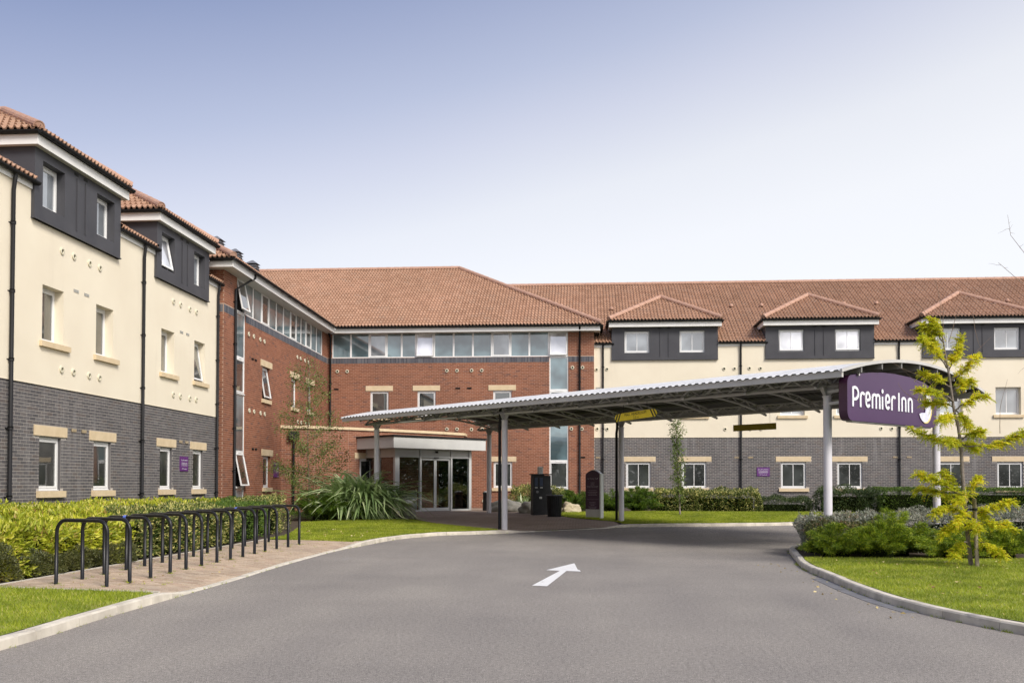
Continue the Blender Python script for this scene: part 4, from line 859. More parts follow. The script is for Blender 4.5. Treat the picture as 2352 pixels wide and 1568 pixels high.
for a_, b_ in ((10.8, 0), (10.8, WID)):
    q = D0+U*(a_+.16)+Vd*(b_-.06); mb = MB(); mb.tube([(q.x, q.y, gz(q.y)+.08), (q.x, q.y, 3.25), (q.x+.02, q.y-.06, 3.42), (q.x+.02, q.y-.06, 3.8)], .045, 8); part(mb, 'downpipe', M['gutter'], CN, True)
# ------------------------------------------------------------------ big sign at the near end
SG = thing('hotel_sign', 'large purple box sign reading Premier Inn under the near end of the canopy', 'sign', cp(-.6, 1.6, 2.87))
FS = Fr(D0+U*(-.72), Vd); FS.n = (-U.x, -U.y)
def arc_pts(c, r, a0, a1, n): return [(c[0]+r*math.cos(math.radians(a0+(a1-a0)*k/n)), c[1]+r*math.sin(math.radians(a0+(a1-a0)*k/n))) for k in range(n+1)]
outl = arc_pts((-.24, 3.07), .20, 180, 270, 5)+arc_pts((3.51, 3.07), .20, 270, 360, 5)+arc_pts((3.55, 3.62), .16, 0, 70, 4)+[(3.08, 3.92), (2.4, 3.99), (1.68, 4.01), (1.1, 4.0), (.5, 3.95), (.1, 3.90)]+arc_pts((-.24, 3.65), .20, 110, 180, 4)
mb = MB(); n = len(outl); mb.v = [FS.p(x, 0, z) for x, z in outl]+[FS.p(x, -.2, z) for x, z in outl]; mb.f = [tuple(range(n)), tuple(range(2*n-1, n-1, -1))]
box_ = part(mb, 'sign_face', M['purple'], SG)
mb = MB(); mb.v = [FS.p(x, -.002, z) for x, z in outl]+[FS.p(x, -.198, z) for x, z in outl]; mb.f = [(k, (k+1) % n, n+(k+1) % n, n+k) for k in range(n)]
part(mb, 'sign_edge', M['purple_dark'], SG)
mb = MB(); mb.fbox(FS, -.2, 3.5, -.17, -.03, 2.845, 2.868); part(mb, 'bottom_rail', M['truss'], SG)
def stroke(mb, pts, w_, place, o=.0, t=.018, closed=False, taper=None):
    pts = [Vector((p[0], p[1])) for p in pts]; n = len(pts); L, Rr = [], []
    for k in range(n):
        if closed: a_, b_ = pts[(k-1) % n], pts[(k+1) % n]
        else: a_, b_ = pts[max(k-1, 0)], pts[min(k+1, n-1)]
        d = (b_-a_).normalized(); nn = Vector((-d.y, d.x)); ww = (w_[k] if hasattr(w_, '__len__') else w_)/2
        L.append(pts[k]+nn*ww); Rr.append(pts[k]-nn*ww)
    rng = range(n if closed else n-1)
    for k in rng:
        j = (k+1) % n
        mb.hexa([place(L[k], o), place(Rr[k], o), place(Rr[j], o), place(L[j], o), place(L[k], o+t), place(Rr[k], o+t), place(Rr[j], o+t), place(L[j], o+t)])
wS = .058; XH = .325; CH = .42; base = 3.175
def put(x0):
    return lambda q, o: FS.p(x0+q[0], o+.001, base+q[1])
def arcn(cx, cz, rx, rz, a0, a1, n=10): return [(cx+rx*math.cos(math.radians(a0+(a1-a0)*k/n)), cz+rz*math.sin(math.radians(a0+(a1-a0)*k/n))) for k in range(n+1)]
def let_n(w_, h=XH): r = (w_-wS)/2; return [[(wS/2, 0), (wS/2, h-r*1.1)]+arcn(wS/2+r, h-r*1.1-.00, r, r*1.1-wS/2*.5, 180, 0, 9)+[(w_-wS/2, h-r*1.1), (w_-wS/2, 0)]]
LET = {
 'P': (-.26, [[(wS/2, 0), (wS/2, CH)], [(wS/2, CH-wS/2+.01)]+arcn(.115, CH-.135, .135, .135-wS/2*.3+.0, 90, -90, 10)+[(wS/2, CH-.26)]]),
 'r': (.06, [[(wS/2, 0), (wS/2, XH-.08)]+arcn(.12, XH-.085, .075, .085-wS/2*.5, 180, 25, 7)]),
 'e': (.28, [[(wS*.6, .15), (.215, .19)]+arcn(.125, .20, .085, .125-wS/2*.5+.02, -5, 185, 9)+arcn(.125, .135, .085, .135-wS/2, 190, 325, 8)]),
 'm': (.57, [[(wS/2, 0), (wS/2, .24)]+arcn(.12, .245, .077, .06, 180, 0, 8)+[(.197, .22), (.197, 0)], [(.197, .22)]+arcn(.275, .245, .077, .06, 180, 0, 8)+[(.352, .22), (.352, 0)]]),
 'i': (1.02, [[(wS/2, 0), (wS/2, XH-.04)]]),
 'e2': (1.16, None), 'r2': (1.45, None), 'I': (1.78, [[(wS/2, 0), (wS/2, CH-.005)]]),
 'n': (1.93, let_n(.235)), 'n2': (2.24, let_n(.235))}
for k_, (x0, st) in LET.items():
    st = st or LET[k_[0]][1]; mb = MB()
    for i_, s_ in enumerate(st): stroke(mb, s_, wS, put(x0), .0+.0008*i_)
    if k_ == 'i': pts = arcn(wS/2, XH+.075, .045, .05, 0, 330, 11); mb.v += [FS.p(x0+p[0], .019, base+p[1]) for p in pts]; mb.f.append(tuple(range(len(mb.v)-12, len(mb.v))))
    part(mb, 'letter', M['letter'], SG)
# crescent emblem
outer = arcn(3.00, 3.36, .40, .385, -150, 72, 20); inner = [(3.13, 3.66), (3.17, 3.56), (3.20, 3.46), (3.19, 3.38), (3.17, 3.34), (3.10, 3.30), (3.125, 3.27), (3.11, 3.25), (3.12, 3.225), (3.08, 3.20), (3.0, 3.20), (2.9, 3.19), (2.81, 3.165)]
mb = MB(); mb.v = [FS.p(x+.0, .016, z) for x, z in [(2.81, 3.165), (2.85, 3.09), (2.93, 3.02), (3.03, 2.98), (3.12, 2.975), (3.23, 2.995), (3.33, 3.07), (3.40, 3.18), (3.43, 3.31), (3.42, 3.44), (3.38, 3.57), (3.30, 3.68), (3.20, 3.74), (3.08, 3.76)]]
no = len(mb.v); mb.v += [FS.p(x, .016, z) for x, z in inner]; mb.f = [tuple(range(len(mb.v)))]
me = mb.mesh('crescent'); bm = bmesh.new(); bm.from_mesh(me); bmesh.ops.triangulate(bm, faces=bm.faces[:], ngon_method='EAR_CLIP'); bm.to_mesh(me); bm.free()
adopt(link('crescent_emblem', me, M['moon']), SG)
mb = MB(); stroke(mb, [(3.03, 2.975), (3.12, 2.965), (3.23, 2.985), (3.34, 3.06), (3.412, 3.18), (3.443, 3.31), (3.432, 3.44), (3.39, 3.58), (3.31, 3.69)], [.012, .03, .04, .045, .045, .04, .035, .03, .012], lambda q, o: FS.p(q[0], o, q[1]), .004, .016); part(mb, 'yellow_edge', M['gold'], SG)
for x, z, r in ((2.95, 3.66, .035), (2.88, 3.50, .03)):
    mb = MB(); mb.v = [FS.p(x+(r if k % 2 == 0 else r*.42)*math.sin(math.pi*k/5), .012, z+(r if k % 2 == 0 else r*.42)*math.cos(math.pi*k/5)) for k in range(10)]+[FS.p(x, .012, z)]; mb.f = [(k, (k+1) % 10, 10) for k in range(10)]; part(mb, 'star', M['gold'], SG)
for z in (3.28, 3.54):
    mb = MB(); q = [cp(.05, .09, z), cp(.05, .0, z), cp(-.55, -.35, z), cp(-.55, -.26, z)]; mb.hexa([Vector(x)-Vector((0, 0, .03)) for x in q]+[Vector(x)+Vector((0, 0, .03)) for x in q]); part(mb, 'bracket', M['sheet'], SG)
# ------------------------------------------------------------------ text helper
def text(t, s_, place, size, m, name='lettering', squeeze=1., align='CENTER'):
    cu = bpy.data.curves.new('text', 'FONT'); cu.body = s_; cu.size = size; cu.align_x = align; cu.extrude = .0; cu.resolution_u = 3
    tmp = bpy.data.objects.new('text', cu); C.objects.link(tmp); bpy.context.view_layer.update()
    me = bpy.data.meshes.new_from_object(tmp.evaluated_get(bpy.context.evaluated_depsgraph_get())); bpy.data.objects.remove(tmp); bpy.data.curves.remove(cu)
    for v in me.vertices: v.co = place(v.co.x*squeeze, v.co.y)
    me.materials.clear(); return adopt(link(name, me, m), t)
def bars(t, rows, place, m, name='small_print'):
    """tiny lines of print too small to read in the photograph"""
    mb = MB()
    for z, w_ in rows:
        x = -w_/2
        while x < w_/2:
            l = random.uniform(.018, .05); l = min(l, w_/2-x); mb.quad([place(x, z), place(x+l, z), place(x+l, z+.011), place(x, z+.011)]); x += l+.010
    return part(mb, name, m, t)
# yellow headroom sign
FY = Fr(D0+Vd*(-.30), (-U.x, -U.y)); FY.n = (-Vd.x, -Vd.y)
a0, a1 = 6.03, 4.58; Lh = (a0-a1)/2; ac = (a0+a1)/2; tilt = math.radians(3.4)
def py(x, z, o=0.): return FY.p(-ac+x*math.cos(tilt)-z*math.sin(tilt), o, 3.298+x*math.sin(tilt)+z*math.cos(tilt))
YS = thing('headroom_sign', 'yellow and black height limit sign reading MAX. HEADROOM 3.3M hung from the canopy edge', 'sign', py(0, 0))
h = .10; oc = [(-Lh+.05, -h), (Lh-.05, -h), (Lh, -h*.25), (Lh-.02, h*.4), (Lh-.09, h), (-Lh+.09, h), (-Lh+.02, h*.4), (-Lh, -h*.1)]
mb = MB(); n = len(oc); mb.v = [py(x, z, .0) for x, z in oc]+[py(x, z, -.012) for x, z in oc]; mb.f = [tuple(range(n)), tuple(range(2*n-1, n-1, -1))]+[(k, (k+1) % n, n+(k+1) % n, n+k) for k in range(n)]; part(mb, 'sign_plate', M['yellow'], YS)
for sx in (-1, 1):
    for xo in (.075, .165):
        mb = MB(); w_ = .042; x0 = sx*(Lh-xo-.0); dx = sx*.055
        mb.quad([py(x0-w_/2+dx*.9, -h, .003), py(x0+w_/2+dx*.9, -h, .003), py(x0+w_/2-dx*.9, h, .003), py(x0-w_/2-dx*.9, h, .003)]); part(mb, 'black_stripe', M['black'], YS)
text(YS, 'MAX. HEADROOM', lambda x, y: py(x, y+.012, .004), .105, M['black'], squeeze=.86); text(YS, '3.3', lambda x, y: py(x-.02, y-.082, .004), .10, M['black'], squeeze=.85); text(YS, 'M', lambda x, y: py(x+.085, y-.082, .004), .06, M['black'])
mb = MB()
for x in (-.4, .4): mb.tube([py(x, h), Vector(py(x, h))+Vector((0, 0, .22))], .006, 5)
part(mb, 'hanger', M['gutter'], YS)
FO = Fr(D0+Vd*5.0, (-U.x, -U.y)); FO.n = (-Vd.x, -Vd.y)
OS = thing('hanging_sign', 'plain olive sign hung on chains under the back of the canopy', 'sign', FO.p(-5.28, 0, 3.1))
mb = MB(); mb.fbox(FO, -6.03, -4.54, -.012, 0, 3.11, 3.30); part(mb, 'sign_plate', M['olive'], OS)
for s_ in (-5.85, -4.75):
    mb = MB(); z = 3.30
    while z < 3.62: mb.tube([FO.p(s_-.008, -.006, z), FO.p(s_+.008, -.006, z+.03)], .004, 4); z += .03
    part(mb, 'chain', M['truss'], OS)
# ------------------------------------------------------------------ wall notices
def notice(fr, s0, s1, z0, z1, label, lines, o=.03):
    t = thing('wall_notice', label, 'notice', fr.p((s0+s1)/2, o, z0)); mb = MB(); mb.fbox(fr, s0, s1, .005, o, z0, z1); part(mb, 'notice_board', M['purple_notice'], t)
    c_ = (s0+s1)/2; pl = lambda x, z: fr.p(c_+x, o+.003, z)
    for txt, z, sz in lines: text(t, txt, lambda x, y, z=z: pl(x, z+y), sz, M['letter'], squeeze=.86)
    return t, pl
t, pl = notice(WRt, 7.96, 8.55, 1.90, 2.31, 'purple notice reading Car park customers on the grey brick of the far wing', [('Car park customers', 2.19, .068), ('CCTV in operation', 1.95, .052)]); bars(t, [(2.12, .43), (2.085, .42), (2.05, .42)], pl, M['letter'])
t, pl = notice(WL, 27.94, 28.52, 1.89, 2.33, 'purple notice reading Car park customers between ground floor windows of the near wing', [('Car park customers', 2.20, .066), ('CCTV in operation', 1.94, .052)]); bars(t, [(2.13, .43), (2.09, .42), (2.05, .42)], pl, M['letter'])
y_ = cr_y(36.12); t, pl = notice(WRL, y_, y_+.62, 1.77, 2.35, 'purple notice on red brick beside the small tree', [('Reception', 2.24, .07)]); bars(t, [(2.12, .4), (2.08, .38), (1.99, .42), (1.95, .4)], pl, M['letter'])
# ================================================================== street furniture
far_ = [(-7.35, 12.87), (-7.35, 13.57), (-7.39, 14.29), (-7.42, 15.06), (-7.47, 15.82), (-7.49, 16.55), (-7.5, 17.28), (-7.52, 17.98), (-7.59, 18.83), (-7.61, 19.58), (-7.62, 20.28), (-7.63, 21.08), (-7.66, 21.95), (-7.60, 22.62)]
near_ = [(-6.5, 12.64), (-6.45, 13.2), (-6.47, 13.9), (-6.49, 14.62), (-6.52, 15.29), (-6.56, 16.03), (-6.57, 16.74), (-6.57, 17.4), (-6.58, 18.07), (-6.62, 18.84), (-6.62, 19.48), (-6.65, 20.32), (-6.6, 20.96), (-6.61, 21.82)]
W2 = ['nearest', 'second', 'third', 'fourth', 'fifth', 'sixth', 'seventh', 'eighth', 'ninth', 'tenth', 'eleventh', 'twelfth', 'thirteenth', 'farthest']
mb = MB(); Hs = .895; Ws = .95; r = .027; R_b = .17
pts = [(-Ws/2, 0, 0), (-Ws/2, 0, Hs-R_b)]+[(-Ws/2+R_b-R_b*math.cos(q), 0, Hs-R_b+R_b*math.sin(q)) for q in np.linspace(.2, math.pi/2, 6)]+[(Ws/2-R_b+R_b*math.sin(q), 0, Hs-R_b+R_b*math.cos(q)) for q in np.linspace(0, math.pi/2-.2, 6)]+[(Ws/2, 0, Hs-R_b), (Ws/2, 0, 0)]
mb.tube(pts, r, 12); stand = mb.mesh('bicycle_stand', True); stand.materials.append(M['rack'])
for k, (f_, n_) in enumerate(zip(far_, near_)):
    fx, fy, nx, ny = *f_, *n_; cx_, cy_ = (fx+nx)/2, (fy+ny)/2; L_ = math.dist(f_, n_)
    lb = f'{W2[k]} black tubular bicycle stand in the row' if k in (0, 13) else f'black tubular bicycle stand, {W2[k]} from the near end of the row'
    if k == 2: lb = 'black tubular bicycle stand with blue sticker, third from the near end of the row'
    if k == 9: lb = 'black tubular bicycle stand with blue sticker, tenth from the near end of the row'
    o = bpy.data.objects.new('bicycle_stand', stand); C.objects.link(o); o.location = (cx_, cy_, .10); o.rotation_euler = (random.uniform(-.012, .012), 0, math.atan2(ny-fy, nx-fx)); o.scale = (L_/Ws, 1, 1)
    o['label'] = lb; o['category'] = 'bicycle stand'; o['group'] = 'bicycle stands in a row on the block paving'
    if k in (2, 9):
        mb2 = MB(); mb2.tube([(-.06, 0, Hs), (.0, 0, Hs)], r+.002, 12, False); st_ = link('sticker', mb2.mesh('sticker'), mat('blue sticker', (.12, .2, .7), .4), o)
# pay machine
mc = Vector((-1.62, 36.35, gz(36.3)+.104)); FM = Fr((mc.x, mc.y), (math.cos(.35), math.sin(.35)))
PM = thing('pay_machine', 'tall black parking pay machine with a small sign on top', 'pay machine', tuple(mc)); z0 = mc.z
mb = MB(); mb.fbox(FM, -.36, .08, -.30, .02, z0, z0+1.52); part(mb, 'cabinet', M['machine'], PM)
mb = MB(); mb.fbox(FM, .08, .40, -.30, -.02, z0, z0+.95); mb.fbox(FM, .08, .36, -.28, -.04, z0+.95, z0+1.50); part(mb, 'side_cabinet', M['machine'], PM)
mb = MB(); mb.fbox(FM, -.41, .39, -.34, .06, z0+1.52, z0+1.56); part(mb, 'top_cap', M['machine'], PM)
mb = MB(); mb.fbox(FM, -.12, .05, -.22, -.04, z0+1.56, z0+1.83); sg = part(mb, 'top_sign', M['alu'], PM)
mb = MB()
for k in range(5): mb.fbox(FM, -.10, .0, -.039, -.036, z0+1.61+k*.04, z0+1.62+k*.04)
sub(mb, 'small_print', M['black'], sg)
for a_, b_ in ((-.30, -.18), (-.10, .02)):
    mb = MB(); mb.fbox(FM, a_, b_, .02, .026, z0+1.10, z0+1.42); part(mb, 'display_panel', M['bluepanel'] if 'bluepanel' in M else M.setdefault('bluepanel', mat('blue display', (.03, .045, .085), .3)), PM)
    mb = MB(); mb.fbox(FM, a_+.01, b_-.01, .02, .028, z0+1.02, z0+1.06); part(mb, 'coin_slot', M['alu'], PM)
mb = MB(); mb.fbox(FM, -.12, -.02, .02, .05, z0+.62, z0+.70); part(mb, 'ticket_slot', M['alu'], PM)
mb = MB(); mb.tube([FM.p(-.2, .02, z0+.88), FM.p(-.2, .05, z0+.88)], .05, 12); part(mb, 'dial', M['lead'], PM)
# litter bin
bc = Vector((-1.12, 35.35, gz(35.35)+.104)); LBn = thing('litter_bin', 'black slatted round litter bin beside the pay machine', 'litter bin', tuple(bc))
mb = MB(); mb.lathe(tuple(bc), [(.22, .02), (.255, .74)], 20); part(mb, 'liner', M['dark'], LBn, True)
for k in range(22):
    q = 2*math.pi*k/22; mb = MB(); n_ = Vector((math.cos(q), math.sin(q), 0)); t_ = Vector((-n_.y, n_.x, 0))
    mb.hexa([bc+n_*.235-t_*.024, bc+n_*.25-t_*.024, bc+n_*.25+t_*.024, bc+n_*.235+t_*.024]+[bc+n_*r_+t_*s_+Vector((0, 0, .78)) for r_, s_ in ((.275, -.028), (.292, -.028), (.292, .028), (.275, .028))]); part(mb, 'slat', M['machine'], LBn)
mb = MB(); ring = [(bc.x+.295*math.cos(2*math.pi*k/24), bc.y+.295*math.sin(2*math.pi*k/24), bc.z+.79) for k in range(25)]; mb.tube(ring, .022, 6, False); part(mb, 'rim', M['lead'], LBn, True)
# totem
tc_ = Vector((.27, 34.25, gz(34.2)+.1)); FT = Fr((tc_.x-.0, tc_.y), (math.cos(-.55), math.sin(-.55)))
TT = thing('tariff_sign', 'dark purple arched Car Parking Tariff totem with silver edge', 'totem sign', tuple(tc_)); z0 = tc_.z; hw = .29
def prof(x): return 1.58+.14*(1-(x/hw)**2)
xs_ = np.linspace(-hw, hw, 13); mb = MB(); oc = [(-hw, .34), (hw, .34)]+[(x, prof(x)) for x in xs_[::-1]]; n = len(oc)
mb.v = [FT.p(x, .0, z0+z) for x, z in oc]+[FT.p(x, -.06, z0+z) for x, z in oc]; mb.f = [tuple(range(n)), tuple(range(2*n-1, n-1, -1))]+[(k, (k+1) % n, n+(k+1) % n, n+k) for k in range(n)]; part(mb, 'purple_panel', M['purple_dark'], TT)
mb = MB(); mb.fbox(FT, -hw, hw, -.055, -.005, z0+.06, z0+.339); part(mb, 'plinth', M['truss'], TT)
mb = MB(); mb.fbox(FT, hw+.002, hw+.045, -.20, .01, z0, z0+1.60)
for x0, x1 in zip(xs_, xs_[1:]): mb.hexa([FT.p(x0, -.05, z0+prof(x0)), FT.p(x1, -.05, z0+prof(x1)), FT.p(x1, -.20, z0+prof(x1)), FT.p(x0, -.20, z0+prof(x0)), FT.p(x0, -.05, z0+prof(x0)+.02), FT.p(x1, -.05, z0+prof(x1)+.02), FT.p(x1, -.20, z0+prof(x1)+.02), FT.p(x0, -.20, z0+prof(x0)+.02)])
part(mb, 'silver_edge', M['alu'], TT)
plT = lambda x, z: FT.p(x, .004, z0+z); M['print'] = mat('dim lilac print', (.42, .36, .42), .5)
text(TT, 'Car Parking Tariff', lambda x, y: FT.p(x, .004, z0+1.40+y), .085, M['print'], squeeze=.72)
bars(TT, [(1.28, .18), (1.24, .14), (1.2, .18), (1.15, .48), (1.11, .42), (1.0, .32), (.94, .40), (.89, .32), (.84, .36), (.58, .26), (.53, .28), (.48, .16), (.42, .34), (.38, .3)], plT, M['print'])
mb = MB(); mb.quad([plT(-.24, .69), plT(.24, .69), plT(.24, .695), plT(-.24, .695)]); part(mb, 'rule_line', M['print'], TT)
# ashtray
ac_ = Vector((-4.15, 40.55, gz(40.5)+.104)); AT = thing('ash_bin', 'small black cigarette bin standing by the red wall beside the boulder', 'ash bin', tuple(ac_))
mb = MB(); mb.lathe(tuple(ac_), [(.17, 0), (.19, .05), (.17, .70), (.19, .72), (.19, .78)], 14); part(mb, 'bin_body', M['machine'], AT, True); mb = MB(); mb.lathe(tuple(ac_), [(.15, .78), (.15, .82), (.05, .83)], 14); part(mb, 'ash_tray', M['alu'], AT)
# boulders
def boulder(c, sx, sy_, sz, rot, m, label, seed, rough=.12):
    bm = bmesh.new(); bmesh.ops.create_icosphere(bm, subdivisions=4, radius=1); from mathutils import noise as mn
    for v in bm.verts:
        p = v.co.copy(); d = mn.noise(p*1.3+Vector((seed, 0, 0)))*rough*2+mn.noise(p*3.5+Vector((0, seed, 0)))*rough*.8+mn.noise(p*9)*rough*.2
        v.co = p*(1+d); v.co.z = max(v.co.z, -.55)
    me = bpy.data.meshes.new('boulder'); bm.to_mesh(me); bm.free()
    for v in me.vertices: v.co.x *= sx; v.co.y *= sy_; v.co.z = (v.co.z+.5)*sz
    for p in me.polygons: p.use_smooth = True
    o = link('boulder', me, m, None, label=label, category='boulder'); o['group'] = 'boulders around the entrance'; o.location = (*c, gz(c[1])+.09); o.rotation_euler = (0, 0, rot)
boulder((-3.25, 39.0), .74, .45, .34, -.15, M['rock'], 'large smooth grey boulder left of the pay machine', 1)
boulder((-2.18, 37.75), .40, .35, .32, .1, M['rock'], 'squat grey boulder right behind the pay machine', 5, .16)
boulder((-.62, 38.5), .38, .28, .27, .1, M['rock_pale'], 'pale buff limestone boulder between the litter bin and the totem', 9, .30)
boulder((-6.35, 34.2), .30, .3, .28, .3, M['rock'], 'reddish boulder at the foot of the flax plant', 12)
# ================================================================== plants
def leaves(name, P, Nrm, L, W_, m, parent=None, kind=None, droop=.25, jit=.6, fold=.25, **props):
    """many folded leaf blades (4 verts, 2 triangles folded along the midrib)"""
    n = len(P); L = L*(.6+.8*RNG.random(n)) if np.isscalar(L) else L; W_ = L*W_
    d = Nrm+RNG.normal(0, jit, (n, 3)); d[:, 2] -= droop*RNG.random(n); d /= np.linalg.norm(d, axis=1)[:, None]+1e-9
    s_ = np.cross(d, RNG.normal(0, 1, (n, 3))+np.array([0, 0, 1.])); s_ /= np.linalg.norm(s_, axis=1)[:, None]+1e-9; nn = np.cross(d, s_)
    V = np.zeros((n, 4, 3)); V[:, 0] = P; V[:, 2] = P+d*L[:, None]; mid = P+d*L[:, None]*.45
    V[:, 1] = mid+s_*W_[:, None]/2+nn*W_[:, None]*fold; V[:, 3] = mid-s_*W_[:, None]/2+nn*W_[:, None]*fold
    Fq = (np.arange(n)[:, None, None]*4+np.array([[0, 1, 2], [0, 2, 3]])[None]).reshape(-1, 3)
    return npmesh(name, V.reshape(-1, 3), Fq)
from mathutils import noise as mn
def blob_surface(poly, z0, ztop, n, rough=.10, inset=0.0, seed=0):
    """random points on the top and sides of a lumpy prism with outline poly; returns points, outward normals"""
    P2 = np.array(poly); k = len(P2); seg = np.roll(P2, -1, 0)-P2; sl_ = np.linalg.norm(seg, axis=1); peri = sl_.sum(); c = P2.mean(0)
    xm, xM = P2.min(0), P2.max(0); area = abs(np.sum(P2[:, 0]*np.roll(P2[:, 1], -1)-P2[:, 1]*np.roll(P2[:, 0], -1)))/2
    hm = ztop(c[0], c[1]) if callable(ztop) else ztop; ns = int(n*peri*hm/(peri*hm+area)); nt_ = n-ns
    def inside(Q):
        r = np.zeros(len(Q), bool)
        for i_ in range(k):
            a_, b_ = P2[i_], P2[(i_+1) % k]; cnd = ((a_[1] > Q[:, 1]) != (b_[1] > Q[:, 1])) & (Q[:, 0] < (b_[0]-a_[0])*(Q[:, 1]-a_[1])/(b_[1]-a_[1]+1e-12)+a_[0]); r ^= cnd
        return r
    T = []; 
    while sum(map(len, T)) < nt_:
        Q = xm+(xM-xm)*RNG.random((nt_*2, 2)); T.append(Q[inside(Q)])
    Q = np.concatenate(T)[:nt_]; i_ = RNG.choice(k, ns, p=sl_/peri); S = P2[i_]+seg[i_]*RNG.random((ns, 1)); 
    ccw = np.sum(P2[:, 0]*np.roll(P2[:, 1], -1)-P2[:, 1]*np.roll(P2[:, 0], -1)) > 0
    ns_ = np.stack([seg[i_][:, 1], -seg[i_][:, 0]], 1)/sl_[i_][:, None]*(1 if ccw else -1)
    pts, nr = [], []
    for q in Q:
        z = ztop(*q) if callable(ztop) else ztop; d = mn.noise(Vector((q[0]*1.7+seed, q[1]*1.7, 0)))*rough*1.6+mn.noise(Vector((q[0]*5, q[1]*5+seed, 0)))*rough*.6
        # round the shoulders
        pts.append((q[0], q[1], z+d+gz(q[1]))); nr.append((0, 0, 1))
    for q, m_ in zip(S, ns_):
        z = ztop(*q) if callable(ztop) else ztop; t = random.random(); zz = z0+(z-z0)*t; d = mn.noise(Vector((q[0]*1.7, q[1]*1.7+seed, zz*2)))*rough*2-(.12*max(0, t-.75)/.25)
        pts.append((q[0]+m_[0]*d, q[1]+m_[1]*d, zz+gz(q[1]))); nr.append((m_[0], m_[1], .35))
    P = np.array(pts); Nn = np.array(nr, float); P -= Nn*(RNG.random((len(P), 1))**2*.10)
    return P, Nn
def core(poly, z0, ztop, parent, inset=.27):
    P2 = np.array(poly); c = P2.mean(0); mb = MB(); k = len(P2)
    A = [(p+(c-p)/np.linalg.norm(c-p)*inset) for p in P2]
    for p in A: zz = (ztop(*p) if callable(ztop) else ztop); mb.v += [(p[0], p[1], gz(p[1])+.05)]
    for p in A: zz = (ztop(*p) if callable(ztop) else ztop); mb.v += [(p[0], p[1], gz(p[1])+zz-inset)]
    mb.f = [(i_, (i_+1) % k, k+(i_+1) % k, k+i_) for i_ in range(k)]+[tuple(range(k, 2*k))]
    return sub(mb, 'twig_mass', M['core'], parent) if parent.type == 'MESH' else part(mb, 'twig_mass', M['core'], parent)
def dens(poly, step=.5):
    """subdivide outline so that heights and cores follow the shape"""
    out = []
    for a_, b_ in zip(poly, poly[1:]+poly[:1]):
        n = max(1, int(math.dist(a_, b_)/step)); out += [(a_[0]+(b_[0]-a_[0])*k/n, a_[1]+(b_[1]-a_[1])*k/n) for k in range(n)]
    return out
def hedge(name, label, cat, poly, ztop, n, L, Wr, m, rough=.10, seed=0, group=None, jit=.6, **kw):
    poly = dens(poly); c = np.mean(np.array(poly), 0); t = thing(name, label, cat, (c[0], c[1], gz(c[1])+.09), group)
    P, Nn = blob_surface(poly, .14, ztop, n, rough, seed=seed)
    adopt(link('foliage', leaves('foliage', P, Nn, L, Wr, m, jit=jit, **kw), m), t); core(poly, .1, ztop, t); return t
# left hedge in its sections, near to far
hedge('golden_hedge', 'bright yellow green leafy hedge nearest the camera under the cream wing', 'hedge', [(-9.0, 8.5), (-8.55, 12.0), (-8.25, 15.0), (-8.3, 17.2), (-11.9, 18.5), (-11.9, 8.5)], lambda x, y: .82+.022*(y-12)-.10*max(0, (x+9.5)), 60000, .095, .42, M['golden_leaf'], .16, 1)
hedge('variegated_hedge', 'variegated cream and green hedge along the middle of the bicycle stands', 'hedge', [(-8.3, 17.1), (-8.2, 19.5), (-8.25, 22.4), (-11.9, 22.8), (-11.9, 18.3)], .93, 36000, .07, .42, M['varieg_leaf'], .13, 2)
hedge('golden_hedge', 'yellow green hedge top behind the variegated hedge near the wing downpipe', 'hedge', [(-9.9, 18.0), (-9.9, 25.5), (-11.9, 26), (-11.9, 18)], 1.02, 14000, .075, .45, M['golden_leaf'], .12, 3)
hedge('clipped_hedge', 'clipped mid green hedge at the far end of the bicycle stands', 'hedge', [(-8.3, 22.5), (-8.5, 25.0), (-9.3, 28.0), (-11.7, 30.8), (-11.9, 22.5)], .96, 26000, .055, .45, M['green_leaf'], .06, 4)
hedge('variegated_shrub', 'pale variegated shrub on the far corner of the left hedge', 'shrub', [(-8.7, 26.2), (-8.9, 28.2), (-9.9, 29.0), (-10.2, 27)], 1.08, 5000, .06, .42, M['varieg_leaf'], .12, 5)
hedge('low_shrub', 'low brownish green shrub with small yellow flowers at the left edge', 'shrub', [(-8.9, 8.6), (-8.2, 11.5), (-8.15, 13.2), (-8.7, 13.6), (-9.6, 12.0), (-9.9, 8.6)], .50, 60000, .034, .45, M['olive_leaf'], .14, 6)
fl = C.objects[-1] 
lowt = [o for o in C.objects if o.name.startswith('low_shrub')][0]; M['flower'] = mat('yellow petal', (.80, .62, .02), .6)
for k in range(16):
    x, y, z = random.uniform(-9.2, -8.35), random.uniform(10.6, 12.3), random.uniform(.35, .62); mb = MB(); c_ = Vector((x+.45, y, z)); c_.x = -8.25-.4*random.random()+.1*(y-12)
    for q in range(5):
        a_ = q*1.257; mb.quad([c_, c_+Vector((.022*math.cos(a_-.5), -.006, .022*math.sin(a_-.5))), c_+Vector((.034*math.cos(a_), -.012, .034*math.sin(a_))), c_+Vector((.022*math.cos(a_+.5), -.006, .022*math.sin(a_+.5)))])
    part(mb, 'flower', M['flower'], lowt)
hedge('low_shrub', 'low dark small leaved shrub at the foot of the golden hedge behind the nearest stands', 'shrub', [(-8.7, 13.3), (-8.1, 13.6), (-8.08, 15.5), (-8.10, 16.9), (-8.6, 17)], .42, 34000, .034, .45, M['olive_leaf'], .12, 7)
